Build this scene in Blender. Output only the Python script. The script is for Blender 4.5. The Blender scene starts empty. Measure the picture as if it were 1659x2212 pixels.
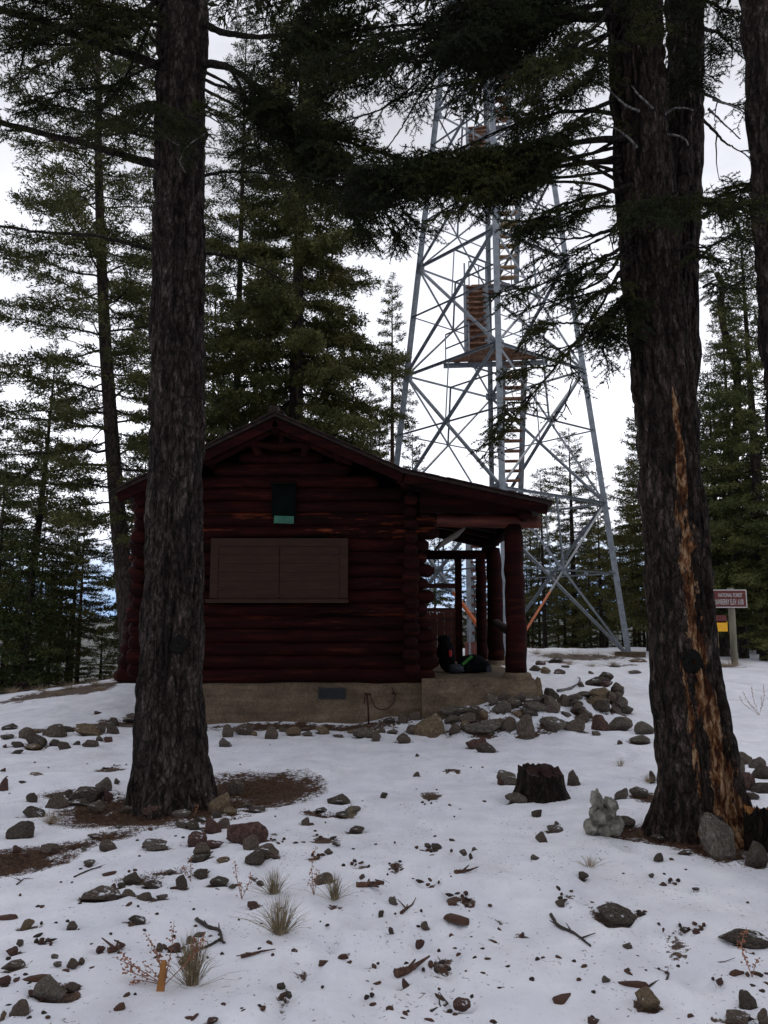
import bpy, math
import numpy as np
from math import radians, sin, cos, pi
SC = bpy.context.scene
COL = SC.collection
# ------------------------------------------------------------------ camera model
F, CX, CY, PITCH, EYE = 1703.0, 829.5, 1106.0, radians(7.95), 1.6
def ray(px, py):
    u = (px-CX)/F; v = (CY-py)/F
    return np.array([u, cos(PITCH)-v*sin(PITCH), sin(PITCH)+v*cos(PITCH)])
def at(px, py, Y):
    d = ray(px, py); return np.array([0, 0, EYE])+d*(Y/d[1])
# ------------------------------------------------------------------ noise
def _h(ix, iy, iz):
    h = (ix*73856093) ^ (iy*19349663) ^ (iz*83492791)
    h = ((h ^ (h >> 13))*1274126177) & 0x7fffffff
    h = (h ^ (h >> 15)) & 0xffffff
    return h/float(0xffffff)
def vn(x, y, z=None):
    x = np.asarray(x, float); y = np.asarray(y, float)
    z = np.zeros_like(x) if z is None else np.asarray(z, float)
    ix, iy, iz = (np.floor(a).astype(np.int64) for a in (x, y, z))
    fx, fy, fz = x-ix, y-iy, z-iz
    fx, fy, fz = (a*a*(3-2*a) for a in (fx, fy, fz))
    r = 0
    for dx in (0, 1):
        for dy in (0, 1):
            for dz in (0, 1):
                w = (fx if dx else 1-fx)*(fy if dy else 1-fy)*(fz if dz else 1-fz)
                r = r+w*_h(ix+dx, iy+dy, iz+dz)
    return r*2-1
def fbm(x, y, z=None, o=3):
    r = 0; a = 1.0; s = 1.0
    for i in range(o):
        r = r+a*vn(np.asarray(x)*s+i*17.3, np.asarray(y)*s+i*5.1, None if z is None else np.asarray(z)*s)
        a *= .5; s *= 2.03
    return r
def sstep(t):
    t = np.clip(t, 0, 1); return t*t*(3-2*t)
# ------------------------------------------------------------------ terrain
def G0(x, y):
    x = np.asarray(x, float); y = np.asarray(y, float)
    z = .5*sstep((y-9)/12)
    z = z-.32*sstep((-x-4.5)/4.5)*sstep((y-7)/6)
    z = z+.40*sstep((x-.75)/.95)*sstep((3.0-x)/.7)*sstep((y-11.05)/.85)*(1-sstep((y-12.3)/1.0))
    z = z+.10*sstep((x+.6)/.8)*sstep((1.6-x)/.6)*sstep((y-11.3)/.6)*(1-sstep((y-12.3)/.8))
    z = z+.32*np.exp(-((x-3.15)/.42)**2-((y-12.9)/.5)**2)
    yc = np.interp(x, [-40, -9, -5.5, -3, 0, 10, 40], [13, 16.0, 18.5, 24, 33, 34, 30])
    d = np.maximum(0, y-yc)
    f = .26*d*d/(d+7)
    f = 110*(1-np.exp(-f/110))
    z = z-f
    r = np.hypot(x, y)
    hill = sstep((r-900)/3200)*(118+38*fbm(x/900, y/900)+12*fbm(x/260, y/260))
    return z+hill*(y > 0)*sstep((y)/800)
def G(x, y):
    x = np.asarray(x, float); y = np.asarray(y, float)
    near = 1-sstep((np.hypot(x, y)-30)/60)
    return G0(x, y)+near*(.045*fbm(x*.7, y*.7)+.014*fbm(x*2.6, y*2.6)+.005*vn(x*9, y*9))
def g(x, y): return float(G(np.array([x]), np.array([y]))[0])
def ground_at(px, py):
    d = ray(px, py)
    t = np.concatenate([np.arange(2, 30, .01), np.arange(30, 90, .1)])
    P = np.array([0, 0, EYE])[None]+d[None]*t[:, None]
    below = P[:, 2] < G(P[:, 0], P[:, 1])
    if not below.any(): return P[-1]
    return P[int(np.argmax(below))]
# ------------------------------------------------------------------ object helpers
def tag(o, label=None, cat=None, group=None, kind=None):
    if label: o['label'] = label
    if cat: o['category'] = cat
    if group: o['group'] = group
    if kind: o['kind'] = kind
    return o
def empty(name, loc, label=None, cat=None, group=None, rz=0):
    o = bpy.data.objects.new(name, None); COL.objects.link(o)
    o.location = [float(c) for c in loc]; o.rotation_euler = (0, 0, rz); o.empty_display_size = .2
    return tag(o, label, cat, group)
def norm(a):
    a = np.asarray(a, float); return a/(np.linalg.norm(a, axis=-1, keepdims=True)+1e-12)
class MB:
    """collects faces; build() links them as ONE mesh object"""
    def __init__(s): s.v = []; s.f = {}; s.n = 0; s.attr = []
    def add(s, V, Fc, a=0.0):
        V = np.asarray(V, float); Fc = np.asarray(Fc, np.int64)
        s.v.append(V); s.attr.append(np.full(len(V), a) if np.isscalar(a) else np.asarray(a, float))
        s.f.setdefault(Fc.shape[1], []).append(Fc+s.n); s.n += len(V)
    def more(s, V, lists, a=0.0):
        V = np.asarray(V, float); s.v.append(V)
        s.attr.append(np.full(len(V), a) if np.isscalar(a) else np.asarray(a, float))
        for L in lists:
            L = np.asarray(L, np.int64); s.f.setdefault(L.shape[1], []).append(L+s.n)
        s.n += len(V)
    def mesh(s, name, mats, smooth=False, origin=(0, 0, 0)):
        me = bpy.data.meshes.new(name)
        V = np.concatenate(s.v)-np.asarray(origin, float)[None]
        me.vertices.add(len(V)); me.vertices.foreach_set('co', V.astype(np.float32).ravel())
        li = []; tot = []
        for k, L in s.f.items():
            A = np.concatenate(L); li.append(A.ravel()); tot.append(np.full(len(A), k))
        li = np.concatenate(li); tot = np.concatenate(tot)
        st = np.concatenate([[0], np.cumsum(tot)[:-1]])
        me.loops.add(len(li)); me.loops.foreach_set('vertex_index', li.astype(np.int32))
        me.polygons.add(len(tot)); me.polygons.foreach_set('loop_start', st.astype(np.int32))
        try: me.polygons.foreach_set('loop_total', tot.astype(np.int32))
        except Exception: pass
        me.polygons.foreach_set('use_smooth', np.full(len(tot), smooth))
        A = np.concatenate(s.attr)
        if A.any():
            at_ = me.attributes.new('mask', 'FLOAT', 'POINT'); at_.data.foreach_set('value', A.astype(np.float32))
        me.materials.append(mats)
        me.update(calc_edges=True)
        return me
    def build(s, name, mat, parent=None, origin=(0, 0, 0), smooth=False):
        o = bpy.data.objects.new(name, s.mesh(name, mat, smooth, origin)); COL.objects.link(o)
        if parent is not None: o.parent = parent
        return o
    # --- shapes
    def box(s, c, size, R=None):
        h = np.asarray(size, float)/2
        V = np.array([[x, y, z] for x in (-1, 1) for y in (-1, 1) for z in (-1, 1)])*h
        if R is not None: V = V@np.asarray(R).T
        s.add(V+np.asarray(c, float), [[0, 1, 3, 2], [4, 6, 7, 5], [0, 4, 5, 1], [2, 3, 7, 6], [0, 2, 6, 4], [1, 5, 7, 3]])
    def prism(s, poly, p0, ax, ay, az, depth):
        """2D poly in (ax, ay) at p0 extruded along az by depth"""
        poly = np.asarray(poly, float); n = len(poly)
        ax, ay, az = (np.asarray(a, float) for a in (ax, ay, az))
        A = np.asarray(p0, float)+poly[:, :1]*ax+poly[:, 1:]*ay
        V = np.concatenate([A, A+az*depth])
        side = [[i, (i+1) % n, n+(i+1) % n, n+i] for i in range(n)]
        s.more(V, [side, [list(range(n))[::-1]], [list(range(n, 2*n))]])
    def beam(s, p0, p1, w, t=.008, up=(0, 0, 1), kind='L'):
        p0 = np.asarray(p0, float); p1 = np.asarray(p1, float)
        az = norm(p1-p0); ax = np.cross(az, up)
        if np.linalg.norm(ax) < .05: ax = np.cross(az, (1, 0, 0))
        ax = norm(ax); ay = np.cross(az, ax)
        if kind == 'L': poly = [(0, 0), (w, 0), (w, t), (t, t), (t, w), (0, w)]
        else: poly = [(-w/2, -t/2), (w/2, -t/2), (w/2, t/2), (-w/2, t/2)]
        if kind == 'L': poly = [(a-w*.3, b-w*.3) for a, b in poly]
        s.prism(poly, p0, ax, ay, az, float(np.linalg.norm(p1-p0)))
    def tube(s, P, r, seg=8, caps=True, wob=0.0, rng=None, a=0.0):
        P = np.asarray(P, float); n = len(P)
        r = np.full(n, r) if np.isscalar(r) else np.asarray(r, float)
        T = norm(np.gradient(P, axis=0))
        ref = np.array([0, 0, 1.]) if abs(T[0][2]) < .9 else np.array([1., 0, 0])
        N = np.zeros_like(P); x = norm(np.cross(T[0], ref))
        for i in range(n):
            x = norm(x-T[i]*np.dot(x, T[i])); N[i] = x
        B = np.cross(T, N)
        th = np.linspace(0, 2*pi, seg, endpoint=False)
        R = r[:, None]*np.ones(seg)[None]
        if wob and rng is not None: R = R*(1+wob*rng.standard_normal(R.shape))
        V = P[:, None]+R[..., None]*(np.cos(th)[None, :, None]*N[:, None]+np.sin(th)[None, :, None]*B[:, None])
        i = np.arange(n-1)[:, None]; j = np.arange(seg)[None]; k = (j+1) % seg
        Q = np.stack([i*seg+j, i*seg+k, (i+1)*seg+k, (i+1)*seg+j], -1).reshape(-1, 4)
        L = [Q]
        if caps: L += [[list(range(seg))[::-1]], [list(range((n-1)*seg, n*seg))]]
        if seg == 4 and caps: L = [np.concatenate([Q, L[1], L[2]])]
        s.more(V.reshape(-1, 3), L, a)
    def sticks(s, P0, P1, r0, r1):
        """many 3-sided single-segment tubes"""
        P0 = np.asarray(P0); P1 = np.asarray(P1); m = len(P0)
        if m == 0: return
        r0 = np.broadcast_to(r0, (m,)); r1 = np.broadcast_to(r1, (m,))
        T = norm(P1-P0); ref = np.where(np.abs(T[:, 2:]) < .9, np.array([[0, 0, 1.]]), np.array([[1., 0, 0]]))
        N = norm(np.cross(T, ref)); B = np.cross(T, N)
        V = np.zeros((m, 6, 3))
        for k in range(3):
            d = cos(k*2*pi/3)*N+sin(k*2*pi/3)*B
            V[:, k] = P0+d*r0[:, None]; V[:, 3+k] = P1+d*r1[:, None]
        q = np.array([[0, 1, 4, 3], [1, 2, 5, 4], [2, 0, 3, 5]])
        Fq = (np.arange(m)[:, None, None]*6+q[None]).reshape(-1, 4)
        s.add(V.reshape(-1, 3), Fq)
    def needles(s, P, D, L, W, rng):
        m = len(P)
        if m == 0: return
        D = norm(D); S = norm(np.cross(D, rng.standard_normal((m, 3))))
        L = np.broadcast_to(L, (m,))[:, None]; W = np.broadcast_to(W, (m,))[:, None]
        V = np.stack([P-S*W/2, P+S*W/2, P+D*L], 1).reshape(-1, 3)
        s.add(V, np.arange(3*m).reshape(-1, 3))
    def leaves(s, P, D, L, W, rng):
        """rhombus leaf clumps"""
        m = len(P)
        if m == 0: return
        D = norm(D); S = norm(np.cross(D, rng.standard_normal((m, 3))))
        L = np.broadcast_to(L, (m,))[:, None]; W = np.broadcast_to(W, (m,))[:, None]
        V = np.stack([P, P+D*L*.45+S*W/2, P+D*L, P+D*L*.45-S*W/2], 1).reshape(-1, 3)
        s.add(V, np.arange(4*m).reshape(-1, 4))
# ------------------------------------------------------------------ materials
def mat(name, rough=.8, spec=.3):
    m = bpy.data.materials.new(name); m.use_nodes = True
    nt = m.node_tree; b = nt.nodes['Principled BSDF']
    b.inputs['Roughness'].default_value = rough
    b.inputs['Specular IOR Level'].default_value = spec
    return m, nt, b
def N(nt, typ, **kw):
    n = nt.nodes.new(typ)
    for k, v in kw.items():
        if k in n.inputs: n.inputs[k].default_value = v
        else: setattr(n, k, v)
    return n
def ramp(nt, fac, stops):
    r = nt.nodes.new('ShaderNodeValToRGB'); e = r.color_ramp.elements
    while len(e) < len(stops): e.new(.5)
    for el, (p, c) in zip(e, stops):
        el.position = p; el.color = (*c, 1)
    nt.links.new(fac, r.inputs[0]); return r.outputs[0]
def noisetex(nt, scale, detail=4, stretch=None, coord='Object', rough=.55, dist=0):
    tc = nt.nodes.new('ShaderNodeTexCoord'); n = N(nt, 'ShaderNodeTexNoise', Scale=scale, Detail=detail, Roughness=rough, Distortion=dist)
    src = tc.outputs[coord]
    if stretch:
        mp = nt.nodes.new('ShaderNodeMapping'); mp.inputs['Scale'].default_value = stretch
        nt.links.new(src, mp.inputs[0]); src = mp.outputs[0]
    nt.links.new(src, n.inputs['Vector']); return n.outputs[0]
def bump(nt, b, fac, strength=.4, dist=.02):
    bp = N(nt, 'ShaderNodeBump', Strength=strength, Distance=dist)
    nt.links.new(fac, bp.inputs['Height']); nt.links.new(bp.outputs[0], b.inputs['Normal'])
def simple(name, stops, scale=8, stretch=None, rough=.8, spec=.3, bs=.3, bd=.01, coord='Object', detail=5, metal=0):
    m, nt, b = mat(name, rough, spec)
    f = noisetex(nt, scale, detail, stretch, coord)
    nt.links.new(ramp(nt, f, stops), b.inputs['Base Color'])
    b.inputs['Metallic'].default_value = metal
    if bs: bump(nt, b, f, bs, bd)
    return m
def mixc(nt, fac, a, b_):
    m = nt.nodes.new('ShaderNodeMix'); m.data_type = 'RGBA'
    for s_, i in ((fac, 0), (a, 6), (b_, 7)):
        if hasattr(s_, 'links') or hasattr(s_, 'is_linked'): nt.links.new(s_, m.inputs[i])
        else: m.inputs[i].default_value = s_ if i == 0 else (*s_, 1)
    return m.outputs[2]
def attr(nt, name):
    a = nt.nodes.new('ShaderNodeAttribute'); a.attribute_name = name; return a.outputs['Fac']
def mathn(nt, op, a, b_=0.0, clamp=False):
    m = nt.nodes.new('ShaderNodeMath'); m.operation = op; m.use_clamp = clamp
    for s_, i in ((a, 0), (b_, 1)):
        if hasattr(s_, 'is_linked'): nt.links.new(s_, m.inputs[i])
        else: m.inputs[i].default_value = s_
    return m.outputs[0]
def foliage(name, c0, c1, c2):
    m, nt, b = mat(name, .7, .15)
    f = noisetex(nt, 1.1, 3); f2 = noisetex(nt, 14, 2)
    ff = mathn(nt, 'ADD', mathn(nt, 'MULTIPLY', f, .6), mathn(nt, 'MULTIPLY', f2, .4))
    oi = nt.nodes.new('ShaderNodeObjectInfo')
    ff = mathn(nt, 'ADD', ff, mathn(nt, 'MULTIPLY', mathn(nt, 'SUBTRACT', oi.outputs['Random'], .5), .14))
    nt.links.new(ramp(nt, ff, [(.36, c0), (.5, c1), (.64, c2)]), b.inputs['Base Color'])
    return m
def bark(name, stops, mask=False, sc=9):
    m, nt, b = mat(name, .9, .12)
    f = noisetex(nt, sc, 6, (1, 1, .16), rough=.65, dist=.6)
    f2 = noisetex(nt, sc*3.2, 5, (1, 1, .3), rough=.6)
    f4 = noisetex(nt, sc*9, 4, (1, 1, .45), rough=.65)
    f3 = mathn(nt, 'ADD', mathn(nt, 'ADD', mathn(nt, 'MULTIPLY', f, .36), mathn(nt, 'MULTIPLY', f2, .36)), mathn(nt, 'MULTIPLY', f4, .28))
    c = ramp(nt, f3, stops)
    tcv = nt.nodes.new('ShaderNodeTexCoord'); mpv = nt.nodes.new('ShaderNodeMapping'); mpv.inputs['Scale'].default_value = (1, 1, .26)
    wv = nt.nodes.new('ShaderNodeVectorMath'); wv.operation = 'ADD'; nz = N(nt, 'ShaderNodeTexNoise', Scale=7.0, Detail=3); nt.links.new(tcv.outputs['Object'], nz.inputs['Vector'])
    sv = nt.nodes.new('ShaderNodeVectorMath'); sv.operation = 'SCALE'; sv.inputs['Scale'].default_value = .16; nt.links.new(nz.outputs['Color'], sv.inputs[0])
    nt.links.new(tcv.outputs['Object'], wv.inputs[0]); nt.links.new(sv.outputs[0], wv.inputs[1]); nt.links.new(wv.outputs[0], mpv.inputs[0])
    vo = nt.nodes.new('ShaderNodeTexVoronoi'); vo.feature = 'DISTANCE_TO_EDGE'; vo.inputs['Scale'].default_value = sc*1.7; nt.links.new(mpv.outputs[0], vo.inputs['Vector'])
    crk = ramp(nt, vo.outputs['Distance'], [(.0, (0, 0, 0)), (.16, (1, 1, 1))])
    c = mixc(nt, mathn(nt, 'ADD', mathn(nt, 'MULTIPLY', crk, .72), .28), (.003, .0025, .002), c)
    f3 = mathn(nt, 'ADD', mathn(nt, 'MULTIPLY', f3, .6), mathn(nt, 'MULTIPLY', crk, .5))
    if mask:
        a = attr(nt, 'mask')
        n1 = noisetex(nt, 11, 5, (1, 1, .35), rough=.7)
        mk = mathn(nt, 'ADD', a, mathn(nt, 'MULTIPLY', mathn(nt, 'MULTIPLY', mathn(nt, 'SUBTRACT', n1, .5), 3.4), mathn(nt, 'MULTIPLY', a, 5.0, True)))
        mk = ramp(nt, mk, [(.34, (0, 0, 0)), (.46, (1, 1, 1))])
        wood = ramp(nt, noisetex(nt, 20, 5, (1, 1, .3), rough=.7), [(.42, (.035, .012, .006)), (.51, (.14, .060, .024)), (.60, (.33, .21, .12))])
        c = mixc(nt, mk, c, wood)
    nt.links.new(c, b.inputs['Base Color'])
    bump(nt, b, f3, .7, .035)
    return m
M = {}
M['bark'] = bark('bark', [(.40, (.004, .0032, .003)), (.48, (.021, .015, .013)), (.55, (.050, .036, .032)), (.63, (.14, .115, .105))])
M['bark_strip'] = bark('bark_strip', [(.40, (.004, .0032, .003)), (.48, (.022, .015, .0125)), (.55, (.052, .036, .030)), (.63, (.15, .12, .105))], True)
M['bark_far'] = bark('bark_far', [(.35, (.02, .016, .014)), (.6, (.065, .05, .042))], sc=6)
M['bark_pine'] = bark('bark_pine', [(.35, (.05, .03, .022)), (.6, (.15, .085, .055))], sc=6)
M['wood_limb'] = bark('wood_limb', [(.35, (.008, .007, .006)), (.65, (.045, .036, .03))], sc=14)
M['dead_wood'] = bark('dead_wood', [(.35, (.12, .11, .105)), (.65, (.3, .29, .28))], sc=14)
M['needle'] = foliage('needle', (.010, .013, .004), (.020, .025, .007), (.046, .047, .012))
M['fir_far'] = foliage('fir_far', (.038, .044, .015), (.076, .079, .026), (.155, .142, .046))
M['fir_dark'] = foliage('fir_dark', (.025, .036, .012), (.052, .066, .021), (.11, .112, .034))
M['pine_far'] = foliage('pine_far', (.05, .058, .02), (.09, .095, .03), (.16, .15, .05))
red = [(.3, (.0075, .0014, .0013)), (.5, (.0150, .0023, .0023)), (.68, (.030, .0048, .0040))]
def logmat():
    m, nt, b = mat('red_log', .8, .08)
    f = noisetex(nt, 5, 6, (.35, 1, 2.5), rough=.65)
    c = ramp(nt, f, red)
    pl = ramp(nt, noisetex(nt, 1.0, 3, (.25, .05, 4.6)), [(.38, (.50, .50, .52)), (.5, (1, 1, 1)), (.62, (1.0, .95, .9))])
    ml = nt.nodes.new('ShaderNodeMix'); ml.data_type = 'RGBA'; ml.blend_type = 'MULTIPLY'; ml.inputs[0].default_value = 1; nt.links.new(c, ml.inputs[6]); nt.links.new(pl, ml.inputs[7]); c = ml.outputs[2]
    w = noisetex(nt, 2.3, 5, (.5, 1, 5), rough=.7)
    wk = ramp(nt, w, [(.56, (0, 0, 0)), (.66, (1, 1, 1))])
    a = attr(nt, 'mask')
    wk2 = mathn(nt, 'MULTIPLY', wk, mathn(nt, 'ADD', a, .12), True)
    c = mixc(nt, wk2, c, (.16, .035, .014))
    nt.links.new(c, b.inputs['Base Color']); bump(nt, b, f, .35, .012)
    return m
M['red_log'] = logmat()
M['red_beam'] = simple('red_beam', [(.3, (.022, .0045, .003)), (.5, (.055, .010, .006)), (.7, (.11, .024, .012))], 4, (.4, 1, 2.5), .65)
M['log_cut'] = simple('log_cut', [(.3, (.016, .005, .004)), (.7, (.045, .013, .010))], 20)
M['shutter'] = simple('shutter', [(.3, (.026, .013, .009)), (.7, (.038, .020, .013))], 4, (1, 1, 4), .7, .12)
M['roof'] = simple('roof', [(.3, (.012, .006, .005)), (.7, (.04, .022, .018))], 9, None, .85)
M['white_edge'] = simple('white_edge', [(.3, (.13, .11, .095)), (.7, (.2, .17, .15))], 9)
def concrete():
    m, nt, b = mat('concrete', .9, .2)
    f = noisetex(nt, 2.2, 7, (1, 1, 1.6), rough=.7); f2 = noisetex(nt, 30, 4)
    f9 = noisetex(nt, 1.2, 5, (.35, .35, 9), rough=.6)
    ff = mathn(nt, 'ADD', mathn(nt, 'ADD', mathn(nt, 'MULTIPLY', f, .5), mathn(nt, 'MULTIPLY', f9, .25)), mathn(nt, 'MULTIPLY', f2, .25))
    nt.links.new(ramp(nt, ff, [(.38, (.055, .038, .026)), (.5, (.125, .09, .058)), (.60, (.20, .15, .10))]), b.inputs['Base Color'])
    bump(nt, b, ff, .5, .012); return m
M['concrete'] = concrete()
M['steel'] = simple('galvanised_steel', [(.3, (.17, .19, .21)), (.7, (.30, .33, .36))], 6, None, .5, .4, .05, .003, metal=.3)
M['steel_orange'] = simple('orange_paint', [(.3, (.45, .10, .03)), (.7, (.62, .18, .06))], 9, None, .6)
M['plank'] = simple('stair_plank', [(.3, (.12, .055, .034)), (.5, (.25, .13, .082)), (.7, (.39, .25, .17))], 5, (1, 1, 1), .8)
M['plank_pale'] = simple('stair_plank_pale', [(.3, (.22, .13, .07)), (.5, (.4, .27, .15)), (.7, (.55, .42, .28))], 5, (1, 1, 1), .8)
M['plank_red'] = simple('stair_plank_red', [(.3, (.10, .03, .022)), (.7, (.2, .07, .05))], 5, (1, 1, 1), .8)
def rockmat(name, a, b_, c, lich):
    m, nt, bs = mat(name, .92, .15)
    f = noisetex(nt, 7, 7, rough=.7, coord='Object'); f2 = noisetex(nt, 3, 4)
    col = ramp(nt, f, [(.32, a), (.5, b_), (.68, c)])
    k = ramp(nt, f2, [(.52, (0, 0, 0)), (.66, (1, 1, 1))])
    col = mixc(nt, mathn(nt, 'MULTIPLY', k, .6), col, lich)
    ge = nt.nodes.new('ShaderNodeNewGeometry'); sp_ = nt.nodes.new('ShaderNodeSeparateXYZ'); nt.links.new(ge.outputs['Normal'], sp_.inputs[0])
    sn = mathn(nt, 'MULTIPLY', ramp(nt, sp_.outputs[2], [(.84, (0, 0, 0)), (.95, (1, 1, 1))]), ramp(nt, noisetex(nt, 1.7, 5, rough=.7), [(.53, (0, 0, 0)), (.60, (1, 1, 1))]))
    col = mixc(nt, sn, col, (.74, .76, .80))
    nt.links.new(col, bs.inputs['Base Color']); bump(nt, bs, f, .6, .03); return m
ROCKM = {'grey': rockmat('rock_grey', (.032, .026, .021), (.095, .080, .066), (.215, .188, .158), (.14, .125, .095)),
         'brown': rockmat('rock_brown', (.03, .022, .017), (.09, .068, .054), (.20, .16, .13), (.10, .09, .07)),
         'red': rockmat('rock_red', (.032, .017, .014), (.085, .048, .040), (.17, .105, .09), (.06, .045, .038)),
         'dark': rockmat('rock_dark', (.019, .0145, .012), (.060, .048, .039), (.14, .118, .098), (.08, .068, .05)),
         'tan': rockmat('rock_tan', (.06, .042, .026), (.14, .10, .062), (.24, .18, .12), (.10, .085, .06))}
M['bark_piece'] = simple('bark_piece', [(.3, (.022, .011, .008)), (.5, (.065, .032, .022)), (.7, (.14, .072, .045))], 25, (1, 1, .3), .9)
M['orange_wood'] = simple('orange_wood', [(.3, (.18, .07, .02)), (.7, (.42, .20, .06))], 20, (1, 1, .2), .9)
M['cone'] = simple('cone', [(.3, (.012, .008, .006)), (.7, (.05, .034, .027))], 40, None, .9)
M['twig'] = simple('twig', [(.3, (.018, .014, .013)), (.7, (.07, .055, .048))], 30, None, .9)
M['stump'] = bark('stump', [(.34, (.004, .0035, .003)), (.5, (.016, .012, .009)), (.68, (.06, .04, .028))], sc=10)
M['stump_top'] = simple('stump_top', [(.3, (.012, .006, .005)), (.7, (.055, .024, .018))], 14, None, .9)
M['grass'] = simple('dry_grass', [(.3, (.09, .068, .036)), (.5, (.21, .165, .098)), (.7, (.38, .32, .21))], 30, None, .8, bs=0)
M['grass_pale'] = simple('pale_grass', [(.3, (.20, .14, .085)), (.7, (.42, .33, .22))], 30, None, .8, bs=0)
M['weed'] = simple('weed_stem', [(.3, (.16, .08, .05)), (.7, (.32, .18, .12))], 30, None, .8, bs=0)
M['seed'] = simple('weed_seed', [(.3, (.15, .06, .03)), (.7, (.36, .15, .08))], 30, None, .8, bs=0)
M['litter'] = simple('litter_needles', [(.3, (.026, .012, .007)), (.5, (.08, .038, .022)), (.7, (.20, .115, .06))], 30, None, .9, bs=0)
M['black'] = simple('black_cloth', [(.3, (.002, .0025, .003)), (.7, (.009, .010, .012))], 22, None, .9, .06, .9, .03)
M['grey_cloth'] = simple('grey_cloth', [(.3, (.02, .022, .03)), (.7, (.05, .055, .07))], 30, None, .7)
M['green_trim'] = simple('green_trim', [(.3, (.02, .12, .01)), (.7, (.035, .19, .02))], 5, None, .6)
M['red_trim'] = simple('red_trim', [(.3, (.35, .02, .02)), (.7, (.5, .04, .04))], 5, None, .6)
M['board_green'] = simple('board_green', [(.3, (.0025, .0045, .0035)), (.7, (.0045, .007, .006))], 6, None, .95, .02)
M['strip_green'] = simple('strip_green', [(.3, (.018, .085, .055)), (.7, (.03, .125, .08))], 12, None, .5)
M['vent'] = simple('vent_metal', [(.3, (.008, .009, .012)), (.7, (.02, .021, .026))], 30, None, .5)
M['rust'] = simple('rusty_iron', [(.3, (.02, .008, .005)), (.7, (.05, .02, .012))], 30, None, .8)
M['sign_red'] = simple('sign_maroon', [(.3, (.095, .018, .016)), (.7, (.14, .028, .025))], 8, None, .5)
M['sign_white'] = simple('sign_white', [(.3, (.42, .40, .38)), (.7, (.56, .54, .51))], 8, None, .5)
M['sign_yellow'] = simple('sign_yellow', [(.3, (.75, .35, .01)), (.7, (.85, .45, .02))], 18, None, .5)
M['post_wood'] = simple('post_wood', [(.3, (.13, .12, .085)), (.7, (.26, .24, .18))], 10, (1, 1, .2), .9)
M['post_tan'] = simple('post_tan', [(.3, (.25, .17, .08)), (.7, (.4, .28, .14))], 10, (1, 1, .2), .9)
M['drum'] = simple('faded_red_drum', [(.3, (.16, .06, .05)), (.7, (.28, .12, .10))], 10, (1, 1, .3), .8)
M['bleached'] = simple('bleached_wood', [(.3, (.06, .056, .046)), (.5, (.17, .162, .135)), (.7, (.33, .315, .265))], 14, None, .9, bs=.8, bd=.03)
# ground material
def groundmat():
    m, nt, b = mat('snow_ground', .75, .3)
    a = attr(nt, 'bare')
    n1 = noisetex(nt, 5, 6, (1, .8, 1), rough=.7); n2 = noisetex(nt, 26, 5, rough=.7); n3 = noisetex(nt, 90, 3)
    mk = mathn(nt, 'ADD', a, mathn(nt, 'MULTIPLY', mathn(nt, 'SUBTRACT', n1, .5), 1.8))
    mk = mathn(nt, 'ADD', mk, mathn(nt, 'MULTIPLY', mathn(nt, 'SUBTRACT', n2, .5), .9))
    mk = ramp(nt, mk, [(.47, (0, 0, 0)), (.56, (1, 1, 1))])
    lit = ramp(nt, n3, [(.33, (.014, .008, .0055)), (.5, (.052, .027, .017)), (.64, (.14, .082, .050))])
    oc = ramp(nt, noisetex(nt, 9, 4), [(.42, (1, 1, 1)), (.62, (1.5, 1.7, 1.6))])
    # specks of dirt and needles in the snow
    sp = noisetex(nt, 46, 2, (1, .9, 1)); sp2 = noisetex(nt, 2.2, 3)
    spm = mathn(nt, 'ADD', sp, mathn(nt, 'MULTIPLY', mathn(nt, 'SUBTRACT', sp2, .5), .30))
    spm = mathn(nt, 'MULTIPLY', ramp(nt, spm, [(.66, (0, 0, 0)), (.73, (1, 1, 1))]), .7)
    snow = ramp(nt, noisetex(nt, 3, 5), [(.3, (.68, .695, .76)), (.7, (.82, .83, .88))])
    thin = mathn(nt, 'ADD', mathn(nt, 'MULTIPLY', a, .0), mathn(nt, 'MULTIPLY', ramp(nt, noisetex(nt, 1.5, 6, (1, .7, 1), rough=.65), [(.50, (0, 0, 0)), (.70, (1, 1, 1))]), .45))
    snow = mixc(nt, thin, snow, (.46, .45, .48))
    c = mixc(nt, spm, snow, (.06, .035, .026))
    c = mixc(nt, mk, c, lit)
    fa = attr(nt, 'forest')
    fc = ramp(nt, noisetex(nt, .02, 6, coord='Object', rough=.7), [(.42, (.028, .038, .034)), (.62, (.05, .06, .055)), (.72, (.5, .52, .56))])
    c = mixc(nt, fa, c, fc)
    nt.links.new(c, b.inputs['Base Color'])
    bs = mathn(nt, 'ADD', mathn(nt, 'MULTIPLY', n2, .5), mathn(nt, 'MULTIPLY', noisetex(nt, 9, 4), .8))
    bump(nt, b, bs, .5, .035)
    try:
        b.inputs['Subsurface Weight'].default_value = 0
    except Exception: pass
    return m
M['ground'] = groundmat()
exec_order = []
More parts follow.
